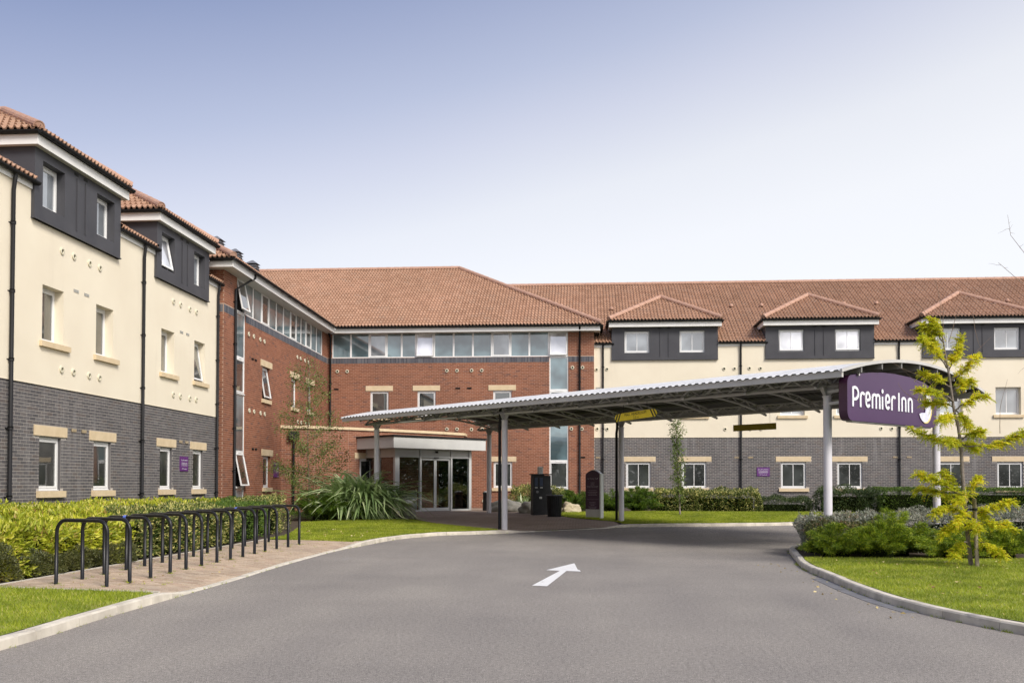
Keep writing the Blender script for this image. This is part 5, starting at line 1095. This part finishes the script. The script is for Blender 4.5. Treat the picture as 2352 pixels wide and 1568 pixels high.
# junipers: arching feathery sprays
def juniper(name, label, c, rx, ry, hgt, n, m='juniper', L=.11, group=None, nb=None, rot=0., droop=.0):
    t = thing(name, label, 'shrub', (c[0], c[1], gz(c[1])+.09), group); nb = nb or int(60*rx*ry+25); P, D = [], []
    mb = MB(); z0 = gz(c[1])+.1
    for k in range(nb):
        a_ = random.uniform(0, 2*math.pi); rr = math.sqrt(random.random()); ex, ey = math.cos(a_)*rr*rx, math.sin(a_)*rr*ry
        ex, ey = ex*math.cos(rot)-ey*math.sin(rot), ex*math.sin(rot)+ey*math.cos(rot)
        hh = hgt*(1-.55*rr*rr)*random.uniform(.45, 1.12); ln = 14; br = []
        for q in range(ln+1):
            s_ = q/ln; br.append(Vector((c[0]+ex*(s_**.8), c[1]+ey*(s_**.8), z0+hh*math.sin(min(1., s_*.93)*math.pi*.60)-droop*s_**3)))
        mb.tube([tuple(b_) for b_ in br[::4]], [.008, .006, .004, .002][:len(br[::4])], 3, False)
        fine = L < .1; m_ = max(10, (5 if fine else 3)*n//nb)
        for q in range(m_):
            s_ = .12+.88*random.random()**.8; i_ = min(ln-1, int(s_*ln)); p = br[i_].lerp(br[i_+1], s_*ln-i_); d = (br[i_+1]-br[i_]).normalized()
            side = Vector((random.gauss(0, 1), random.gauss(0, 1), random.gauss(.1, .6))); dd = (d*1.0+side*.55).normalized(); off = side.cross(d)*.0
            P.append(p+side*.03); D.append(dd)
    P = np.array(P); D = np.array(D)
    adopt(link('foliage', leaves('foliage', P, D, L*.6 if fine else L*.8, .13, M[m], jit=.3, droop=.35, fold=.1), M[m]), t); part(mb, 'stems', M['bark'], t)
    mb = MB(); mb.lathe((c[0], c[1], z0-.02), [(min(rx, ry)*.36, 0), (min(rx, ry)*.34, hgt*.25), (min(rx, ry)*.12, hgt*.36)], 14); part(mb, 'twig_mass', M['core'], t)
    return t
jg = 'feathery green junipers'
juniper('juniper', 'dark feathery juniper between the far hedge end and the flax plant', (-9.1, 32.6), 1.25, .8, 1.0, 9000, m='juniper_dark', group=jg)
juniper('juniper', 'small juniper in shade below the left side of the flax plant', (-7.9, 33.1), .8, .6, .65, 5000, m='juniper_dark', group=jg)
juniper('juniper', 'juniper behind the pale boulder left of the totem', (-.4, 39.6), 1.1, .8, .95, 7000, m='juniper_dark', group=jg)
juniper('juniper', 'juniper just right of the totem under the far wall', (1.1, 40.0), .8, .7, .9, 5000, m='juniper_dark', group=jg)
juniper('juniper', 'rounded juniper under the first window of the far wing', (2.2, 40.3), 1.05, .8, 1.05, 9000, m='juniper_dark', group=jg)
juniper('juniper', 'bright green spreading juniper at the left end of the right island', (4.98, 19.5), .72, .8, .60, 9000, L=.09, group=jg)
juniper('juniper', 'spreading juniper in front of the silver shrubs on the right island', (5.8, 19.45), .95, .8, .62, 14000, L=.09, group=jg)
juniper('juniper', 'tall juniper spray rising against the silver shrubs', (6.25, 19.9), .75, .7, .84, 9000, L=.09, group=jg)
juniper('juniper', 'low juniper beside the stake of the golden tree', (7.1, 19.3), .9, .75, .48, 9000, L=.09, group=jg)
juniper('juniper', 'juniper right of the golden tree at the edge of the photo', (8.1, 19.5), .95, .8, .64, 10000, L=.09, group=jg)
# right-hand beds in front of the far wing
gh = 'hedges below the far wing'
hedge('variegated_hedge', 'yellow variegated hedge behind the young tree', 'hedge', [(3.0, 40.3), (4.6, 40.1), (4.6, 42), (3.0, 42)], .95, 8000, .085, .4, M['varieg_leaf'], .14, 11, gh)
hedge('variegated_hedge', 'darker variegated hedge right of the young tree', 'hedge', [(4.6, 40.1), (7.15, 40.1), (7.3, 41.5), (4.6, 42)], .92, 11000, .085, .4, M['varieg_leaf'], .14, 12, gh)
hedge('low_shrub', 'low dark shrub below the purple notice', 'shrub', [(7.1, 40.2), (9.3, 40.2), (9.3, 41.6), (7.3, 41.6)], .66, 8000, .06, .4, M['dark_leaf'], .14, 13, gh)
hedge('dark_shrub', 'rounded dark shrub beside the big canopy column', 'shrub', [(9.6, 39.6), (10.9, 39.2), (11.8, 39.6), (11.9, 41.2), (9.7, 41.4)], 1.0, 9000, .07, .42, M['dark_leaf'], .22, 14, gh)
hedge('clipped_hedge', 'neatly clipped dark green hedge at the right of the far wing', 'hedge', [(11.9, 39.3), (26, 39.6), (26, 41.4), (11.9, 41.2)], 1.08, 52000, .06, .42, M['green_leaf'], .05, 15, gh)
hedge('low_shrub', 'dark ground cover shrub right of the totem', 'shrub', [(.2, 40.3), (1.6, 40.6), (1.6, 42), (.2, 42)], .6, 4000, .06, .4, M['dark_leaf'], .12, 16, gh)
hedge('variegated_shrub', 'yellow variegated shrub behind the pay machine', 'shrub', [(-3.1, 40.2), (-1.0, 39.9), (-.9, 41.2), (-3.0, 41.6)], 1.02, 9000, .085, .36, M['varieg_leaf'], .22, 17)
# silver shrubs of the island
gs = 'silver leaved shrubs on the right island'
def silver(label, poly, zt, n, seed, m='silver_leaf'): return hedge('silver_shrub', label, 'shrub', poly, zt, n, .055, .42, M[m], .16, seed, gs, jit=.8)
silver('silver grey shrub with reddish tips at the left end of the island', [(4.55, 20.3), (5.6, 20.6), (6.3, 22.4), (5.2, 22.6), (4.6, 21.2)], lambda x, y: .78, 12000, 21)
silver('pale silver grey shrub mass in the middle of the island', [(5.6, 20.6), (8.2, 20.4), (9.2, 23.6), (6.3, 22.6)], lambda x, y: .80+.03*(x-6), 22000, 22)
silver('silver grey shrub mass at the right edge behind the golden tree', [(8.2, 20.4), (12, 20.4), (12.5, 24.5), (9.2, 23.8)], .90, 20000, 23)
hedge('low_shrub', 'olive shrub with reddish leaves in the left island planting', 'shrub', [(4.62, 20.1), (6.1, 20.1), (6.3, 21.0), (4.8, 21.2)], .72, 8000, .05, .42, leafmat('reddish olive leaf', [(0, (.06, .09, .03)), (.5, (.13, .15, .05)), (.8, (.22, .19, .08)), (1, (.28, .12, .07))], .25), .14, 24)
# flax
FX = thing('flax_plant', 'huge dark green flax plant with long drooping blades', 'plant', (-7.95, 33.4, gz(33.4)+.09))
extra = MB()
for k in range(1250):
    a_ = random.uniform(0, 2*math.pi); w_ = random.uniform(.09, .15); n = 10; E_ = random.uniform(.75, 1.52); L_ = random.uniform(1.6, 2.7)*(.75+.25*math.sin(E_)); Gd = random.uniform(.045, .15)*(2.2/L_)**2
    bx, by = -8.0+random.gauss(0, .42), 33.45+random.gauss(0, .25); z0 = gz(33.4)+.09; mb = MB() if k < 290 else extra; pts = []; vb = len(mb.v)
    for q in range(n+1):
        l_ = L_*q/n; r_ = math.cos(E_)*l_+.055*l_**3*.9; z = max(.04, math.sin(E_)*l_-Gd*l_**3*1.25)
        pts.append(Vector((bx+math.cos(a_)*r_, by+math.sin(a_)*r_*.85, z0+z)))
    sd_ = Vector((-math.sin(a_), math.cos(a_), 0)); tw = random.uniform(-.6, .6)
    for q, p in enumerate(pts):
        s_ = q/n; ww = w_*(.55+.6*math.sin(math.pi*min(1, s_*1.1+.15)))*(1 if s_ < .8 else max(.08, (1-s_)/.2)); sv = (sd_*math.cos(tw*s_)+Vector((0, 0, 1))*math.sin(tw*s_))
        mb.v += [tuple(p-sv*ww/2), tuple(p+Vector((0, 0, -.012))), tuple(p+sv*ww/2)]
    for q in range(n): i_ = q*3+vb; mb.f += [(i_, i_+1, i_+4, i_+3), (i_+1, i_+2, i_+5, i_+4)]
    if k < 290: part(mb, 'leaf', M['flax_leaf'], FX, True)
part(extra, 'leaves', M['flax_leaf'], FX, True, kind='stuff')
# small spiky plant
YU = thing('spiky_plant', 'spiky yucca like plant behind the squat boulder', 'plant', (-2.55, 39.4, gz(39.4)+.09))
for k in range(46):
    a_ = random.uniform(0, 6.28); el = random.uniform(.5, 1.35); L_ = random.uniform(.6, .9); c_ = Vector((-2.55, 39.4, gz(39.4)+.1)); d = Vector((math.cos(a_)*math.cos(el), math.sin(a_)*math.cos(el), math.sin(el))); s_ = Vector((-math.sin(a_), math.cos(a_), 0)); mb = MB()
    mb.quad([c_-s_*.02, c_+s_*.02, c_+d*L_*.6+s_*.022, c_+d*L_*.6-s_*.022]); mb.quad([c_+d*L_*.6-s_*.022, c_+d*L_*.6+s_*.022, c_+d*L_]); part(mb, 'leaf', M['flax_leaf'], YU)
# small broadleaf trees
def tree(name, label, base, trunk, r0, branches, n, L, m, bark='bark', spread=.12, group=None, jit=.9, cat='tree'):
    t = thing(name, label, cat, tuple(base), group); mb = MB(); mb.tube([tuple(p) for p in trunk], [r0*(1-.85*k/(len(trunk)-1)) for k in range(len(trunk))], 8); part(mb, 'trunk', M[bark], t, True)
    mb = MB(); P, D = [], []
    for br, w_, r_ in branches:
        mb.tube([tuple(p) for p in br], [r_*(1-.8*k/(len(br)-1)) for k in range(len(br))], 5, False)
        for q in range(w_):
            s_ = random.random()**.75*(len(br)-1.001); i_ = int(s_); p = br[i_].lerp(br[i_+1], s_-i_); o_ = Vector((random.gauss(0, 1), random.gauss(0, 1), random.gauss(0, 1)))*spread; P.append(p+o_); D.append(o_.normalized())
    part(mb, 'branches', M[bark], t, True)
    adopt(link('foliage', leaves('foliage', np.array(P), np.array(D), L, .55, M[m], jit=jit, droop=.6), M[m]), t); return t
def limb(p0, d, L_, n=6, wob=.12, up=0.):
    p = Vector(p0); d = Vector(d).normalized(); out = [p.copy()]
    for k in range(n): d = (d+Vector((random.gauss(0, wob), random.gauss(0, wob), random.gauss(0, wob)+up))).normalized(); p = p+d*(L_/n); out.append(p.copy())
    return out
bx, by = -10.15, 34.6; bz = gz(by)+.1; tr_ = [Vector((bx+.04*math.sin(k), by, bz+6.0*k/10)) for k in range(11)]; brs = []
for k in range(46):
    z = bz+.5+5.1*(k/46)**.85; s_ = (z-bz)/6.0; L_ = 1.75*(1-s_)**.75+.35; a_ = k*2.4; brs.append((limb((bx, by, z), (math.cos(a_), math.sin(a_), .35), L_, 6, .16, .02), int(40+130*L_*(1.25-s_)), .011))
tree('slender_tree', 'slender birch like tree with sparse small leaves in front of the red wall', (bx, by, bz), tr_, .035, brs, 0, .066, 'birch_leaf', 'bark_pale', .10)
hx, hy = 3.60, 36.8; hz = gz(hy)+.1; tr_ = [Vector((hx-.02*k, hy, hz+3.5*k/8)) for k in range(9)]; brs = []
for k in range(34):
    z = hz+.35+3.0*k/34; a_ = k*2.4; brs.append((limb((hx-.02*(z-hz)*2, hy, z), (math.cos(a_)*.5, math.sin(a_)*.5, 1.), .45 if k < 26 else .6, 5, .12), 60, .008))
tree('young_tree', 'narrow upright young tree on the lawn before the far wing', (hx, hy, hz), tr_, .035, brs, 0, .075, 'birch_leaf', 'bark', .07)
# golden tree with stake
gx, gy = 6.69, 17.25; tk = [(6.69, .10), (6.64, .6), (6.60, 1.13), (6.56, 1.7), (6.54, 2.18), (6.50, 2.5), (6.43, 2.79), (6.35, 3.43), (6.30, 3.73), (6.24, 4.12), (6.15, 4.40)]
GT = thing('golden_tree', 'young golden yellow feathery leaved tree tied to a wooden stake', 'tree', (gx, gy, .1))
mb = MB(); mb.tube([(x, gy, z) for x, z in tk], [.042, .038, .036, .033, .03, .028, .025, .02, .016, .011, .006], 8); part(mb, 'trunk', M['bark'], GT, True)
gb = []   # branch: start(x,z), end(x,z), y drift, leafiness
def gbr(x0, z0, x1, z1, dy, sag=0., n=10, dens_=1.):
    P = []; 
    for k in range(n+1): s_ = k/n; P.append(Vector((x0+(x1-x0)*s_, gy+dy*s_, z0+(z1-z0)*s_+sag*math.sin(math.pi*s_)))+Vector((random.gauss(0, .012), random.gauss(0, .02), random.gauss(0, .012))))
    gb.append((P, dens_))
for a_ in [(6.30, 3.6, 5.95, 4.33, .1, .03), (6.32, 3.55, 5.80, 4.05, -.25, .05), (6.24, 4.0, 6.05, 4.42, .0, 0), (6.33, 3.45, 6.62, 4.12, .15, -.03), (6.35, 3.3, 6.78, 3.72, -.1, -.02), (6.40, 3.1, 6.80, 3.35, .2, .04), (6.38, 3.2, 5.95, 3.45, .2, .06), (6.42, 2.95, 5.78, 3.13, -.15, .08), (6.44, 2.85, 6.05, 2.95, .3, .04),
           (6.44, 2.80, 6.88, 3.02, -.2, .06), (6.44, 2.78, 6.72, 2.50, .1, .05), (6.46, 2.70, 6.1, 2.62, -.25, .03), (6.55, 2.25, 5.72, 2.48, .0, -.06), (6.55, 2.2, 6.9, 2.12, .25, .05), (6.55, 2.2, 7.55, 2.42, -.1, -.12), (6.55, 2.15, 6.2, 2.25, -.3, .05), (6.56, 2.3, 6.82, 2.42, -.2, .03),
           (6.60, 1.25, 5.75, 1.68, -.1, .08), (6.60, 1.15, 5.85, 1.40, .2, .1), (6.60, 1.1, 6.88, 1.62, .1, .06), (6.6, 1.2, 6.3, 1.75, .2, 0), (6.62, .95, 5.95, 1.0, -.3, .12), (6.62, .9, 7.35, 1.22, -.15, .03), (6.62, .8, 6.1, .62, -.35, .12), (6.62, .7, 7.3, .72, -.3, .14), (6.64, .55, 7.1, .30, -.35, .06), (6.64, .5, 6.25, .28, -.35, .08), (6.62, .85, 7.0, .95, .2, .1), (6.6, 1.4, 6.35, 1.2, -.3, .0), (6.62, .8, 6.6, .75, -.5, .08), (6.62, 1.0, 6.3, .85, -.45, .08)]: gbr(*a_)
mb = MB(); P, D, Ls = [], [], []
for br, dn in gb:
    mb.tube([tuple(p) for p in br], [.013*(1-.8*k/10)+.002 for k in range(11)], 5, False); Lb = (br[-1]-br[0]).length
    for q in range(int(185*dn*max(.6, Lb))):
        s_ = .22+.78*random.random()**.8; i_ = min(9, int(s_*10)); p = br[i_].lerp(br[i_+1], s_*10-i_); d0_ = (br[-1]-br[0]).normalized()
        fd = (d0_*.5+Vector((random.gauss(0, .8), random.gauss(0, .8), random.gauss(.25, .55)))).normalized(); FLn = random.uniform(.09, .17); sd2 = fd.cross(Vector((random.gauss(0, .3), random.gauss(0, .3), 1))).normalized(); nl = 9
        for w_ in range(nl):
            f = (w_+1)/nl; c_ = p+fd*FLn*f+Vector((0, 0, -.05*f*f))
            for sg_ in (-1, 1): P.append(c_); D.append((sd2*sg_+fd*.45+Vector((0, 0, -.25))).normalized()); Ls.append(.044*(1-.45*abs(f-.45)))
part(mb, 'branches', M['bark'], GT, True)
adopt(link('foliage', leaves('foliage', np.array(P), np.array(D), np.array(Ls), .38, M['gold_tree'], jit=.12, droop=.1, fold=.08), M['gold_tree']), GT)
mb = MB()
for x0, z0, x1, z1, dy in ((6.3, 4.0, 6.0, 5.1, .2), (6.25, 4.1, 6.35, 5.15, -.1), (6.2, 4.2, 5.75, 4.85, .1), (6.35, 4.0, 6.75, 4.75, .1), (6.35, 3.3, 7.25, 4.0, .0), (6.75, 4.5, 7.0, 3.9, .1), (6.4, 3.0, 5.55, 3.55, .2), (6.4, 2.9, 5.5, 3.85, -.1), (5.8, 3.0, 5.45, 3.3, .1), (7.2, 2.4, 7.5, 3.3, 0)):
    p = limb((x0, gy, z0), (x1-x0, dy, z1-z0), math.dist((x0, z0), (x1, z1)), 7, .13); mb.tube([tuple(q) for q in p], [.006-.0006*k for k in range(8)], 4, False)
part(mb, 'bare_twigs', M['bark_pale'], GT)
STK = thing('tree_stake', 'round weathered wooden stake beside the golden tree', 'stake', (6.74, 17.12, .1)); mb = MB(); mb.tube([(6.745, 17.12, .05), (6.71, 17.14, 1.27)], .034, 10); part(mb, 'post', M['wood'], STK, True); mb = MB(); mb.tube([(6.72, 17.13, 1.06), (6.72, 17.13, 1.10)], .042, 10); mb.box(6.60, 6.72, 17.17, 17.21, 1.065, 1.09); part(mb, 'tie', M['gutter'], STK)
# overhanging branches at the right edge of the frame (a neighbouring tree)
RT = thing('bare_branched_tree', 'thin dark twigs reaching in at the right edge above the far roof', 'tree', (7.9, 15.2, .1))
mb = MB(); mb.tube([(7.9, 15.2, .05), (7.86, 15.2, 2), (7.8, 15.2, 3.6), (7.75, 15.2, 4.8)], [.045, .035, .025, .012], 8); part(mb, 'trunk', M['bark'], RT, True)
mb = MB(); P, D, Ls = [], [], []
for s_, pts in enumerate([[(7.8, 3.6), (7.3, 4.4), (6.85, 4.9), (6.55, 5.35), (6.48, 5.65)], [(7.8, 4.0), (7.2, 4.45), (6.7, 4.62), (6.35, 4.92)], [(7.82, 3.2), (7.0, 3.0), (6.75, 3.3), (6.72, 3.6)], [(7.85, 2.4), (7.1, 2.2), (6.9, 2.45), (6.95, 2.9)], [(7.85, 2.6), (7.3, 2.45), (7.0, 2.6)], [(7.82, 3.0), (7.2, 2.75), (6.95, 2.62)]]):
    P3 = [Vector((x, 15.2+.03*random.gauss(0, 1), z)) for x, z in pts]; mb.tube([tuple(q) for q in P3], [.007-.0013*k for k in range(len(P3))], 5, False)
    for q in range(9):
        i_ = random.randrange(len(P3)-1); p = P3[i_].lerp(P3[i_+1], random.random()); l_ = limb(p, (random.gauss(-.3, .6), random.gauss(0, .3), random.gauss(.3, .5)), random.uniform(.06, .22), 3, .2); mb.tube([tuple(w_) for w_ in l_], [.0025, .002, .0015, .001], 4, False)
    if s_ >= 4:
        for q in range(26):
            p = P3[1].lerp(P3[2], random.random()*1.2-.2); fd = Vector((random.gauss(0, .8), random.gauss(0, .8), random.gauss(.2, .5))).normalized(); sd2 = fd.cross(Vector((0, 0, 1))).normalized()
            for w_ in range(9):
                for sg_ in (-1, 1): P.append(p+fd*.15*(w_+1)/9); D.append((sd2*sg_+fd*.45).normalized()); Ls.append(.038)
part(mb, 'branches', M['bark_pale'], RT)
adopt(link('foliage', leaves('foliage', np.array(P), np.array(D), np.array(Ls), .38, M['gold_tree'], jit=.12, droop=.1, fold=.08), M['gold_tree']), RT)
# ================================================================== lawns
def lawn(pts, n, hgt, wd, seed):
    clean_poly('lawn', pts, .10, M['lawn']); P2 = np.array(pts); lo, hi = P2.min(0), P2.max(0); k = len(P2); out = []
    while sum(map(len, out)) < n:
        Q = lo+(hi-lo)*RNG.random((n, 2)); r = np.zeros(len(Q), bool)
        for i_ in range(k):
            a_, b_ = P2[i_], P2[(i_+1) % k]; r ^= ((a_[1] > Q[:, 1]) != (b_[1] > Q[:, 1])) & (Q[:, 0] < (b_[0]-a_[0])*(Q[:, 1]-a_[1])/(b_[1]-a_[1]+1e-12)+a_[0])
        out.append(Q[r])
    Q = np.concatenate(out)[:n]; z = .10+np.clip((Q[:, 1]-27)/11, 0, 1)*.28; B = np.column_stack([Q, z]); th = RNG.random(n)*6.283; h = hgt*(.5+RNG.random(n)); lean = RNG.normal(0, .55, (n, 2))*h[:, None]
    s_ = np.column_stack([np.cos(th), np.sin(th), np.zeros(n)])*wd/2; V = np.zeros((n, 3, 3)); V[:, 0] = B-s_; V[:, 1] = B+s_; V[:, 2] = B; V[:, 2, :2] += lean; V[:, 2, 2] += h
    link('grass', npmesh('grass', V.reshape(-1, 3), np.arange(n*3).reshape(-1, 3)), M['grass'], kind='stuff')
iK = lambda y: float(np.interp(y, [6.7, 8.3, 9.8, 10.7, 11.5, 12.6, 14, 15.5, 17, 18.2, 19.3], [6.2, 5.1, 4.45, 4.14, 3.94, 3.81, 3.78, 3.82, 3.85, 3.96, 4.14]))+.13
lawn([(iK(y)+(.12 if y < 10 else 0), y) for y in (6.9, 8.3, 9.8, 10.7, 11.5, 12.6, 14, 15.5, 17, 18.2, 18.9)]+[(5.2, 18.85), (7.5, 18.8), (9.5, 19.2), (14, 19.5), (14, 4.4), (9, 5.2)], 230000, .034, .008, 1)
lawn([(-5.32, -1), (-5.37, 8.3), (-5.47, 10.1), (-5.51, 11.9), (-5.56, 12.0), (-8.1, 12.5), (-8.7, 12.2), (-9.2, 8.5), (-9.2, -1)], 90000, .038, .008, 2)
lawn([(-5.63, 22.9), (-5.51, 23.4), (-5.33, 25.0), (-5.03, 26.4), (-4.4, 27.62), (-3.3, 28.15), (-2.55, 28.55), (-3.5, 29.55), (-5.0, 31.3), (-6.0, 33.2), (-7.7, 33.2), (-9.5, 31.6), (-8.8, 29.0), (-8.05, 25.2), (-8.05, 23.95)], 110000, .04, .010, 3)
lawn([(1.25, 31.6), (2.0, 31.75), (4.15, 32.2), (6.6, 32.75), (7.5, 33.45), (8.3, 35.0), (9.2, 36.85), (9.6, 37.3), (10.6, 37.45), (11.5, 39.2), (9.0, 40.0), (2.4, 40.0), (-.1, 39.0), (-.9, 38.2), (-1.0, 36.5), (-.75, 35.5), (-.4, 34.7), (.4, 33.6), (1.1, 32.6)], 110000, .045, .012, 4)
# fallen leaves on the lawns and weeds between the stones
def tufts(name, pts, nb, hgt, wd, m):
    B = np.repeat(np.array(pts), nb, 0)+np.column_stack([RNG.normal(0, .02, (len(pts)*nb, 2)), np.zeros(len(pts)*nb)]); n = len(B); h = hgt*(.4+RNG.random(n)); lean = RNG.normal(0, .8, (n, 2))*h[:, None]; th = RNG.random(n)*6.283
    s_ = np.column_stack([np.cos(th), np.sin(th), np.zeros(n)])*wd/2; V = np.zeros((n, 3, 3)); V[:, 0] = B-s_; V[:, 1] = B+s_; V[:, 2] = B; V[:, 2, :2] += lean; V[:, 2, 2] += h
    link(name, npmesh(name, V.reshape(-1, 3), np.arange(n*3).reshape(-1, 3)), m, kind='stuff')
tp = []
for k in range(90): y = random.uniform(12.3, 23); x = random.uniform(-8.0, -6.0); tp.append((x, y, pz(x, y)))
for f_ in far_+near_: tp += [(f_[0]+random.uniform(-.06, .06), f_[1]+random.uniform(-.06, .06), .10) for _ in range(3)]
for path, sd in ((SL, 1), (SI, -1)):
    for k in range(170):
        i_ = random.randrange(6, len(path)-30); p = path[i_].lerp(path[i_+1], random.random())
        if random.random() < .35+.65*(mn.noise(Vector((p.x, p.y, 4))) > .1): tp.append((p.x+sd*-.008 if sd > 0 else p.x-.01, p.y, gz(p.y)+.002))
tufts('weeds', tp, 9, .03, .007, M['grass'])
fl_p, fl_d = [], []
for k in range(420):
    q = random.random()
    if q < .35: x, y, z = random.uniform(4.3, 9), random.uniform(9.5, 18.5), .135
    elif q < .6: x, y, z = random.uniform(-8, -5.6), random.uniform(24, 32), .135+gz(28)
    elif q < .75: x, y, z = random.uniform(2, 8), random.uniform(33.5, 39), .14+gz(36)
    elif q < .9: x, y, z = random.uniform(-8, -5.7), random.uniform(12.5, 22.5), .108
    else: x, y, z = random.uniform(3.2, 3.75), random.uniform(11, 19), .006
    fl_p.append((x, y, z)); fl_d.append((random.gauss(0, 1), random.gauss(0, 1), .05))
M['dead_leaf'] = leafmat('dry fallen leaf', [(0, (.30, .20, .08)), (.5, (.48, .38, .14)), (1, (.62, .55, .30))], .2)
link('fallen_leaves', leaves('fallen_leaves', np.array(fl_p), np.array(fl_d, float), .05, .6, M['dead_leaf'], jit=.1, droop=.0, fold=.15), M['dead_leaf'], kind='stuff')
# far trees that the windows mirror (behind the camera)
TL = bpy.data.objects.new('treeline', None)
P, D = [], []
for k in range(60000):
    s_ = random.random(); 
    if s_ < .5: x, y = random.uniform(-50, 60), -24+random.gauss(0, 1.5)
    else: x, y = 52+random.gauss(0, 1.5), random.uniform(-24, 60)
    hh = 5.2+2.2*mn.noise(Vector((x*.12, y*.12, 0)))+1.*mn.noise(Vector((x*.5, y*.5, 3))); P.append((x, y, random.random()**.8*hh)); D.append((0, .5, .3))
me = leaves('treeline', np.array(P), np.array(D), .6, .6, M['dark_leaf'], jit=1.); link('treeline', me, M['dark_leaf'], kind='stuff')
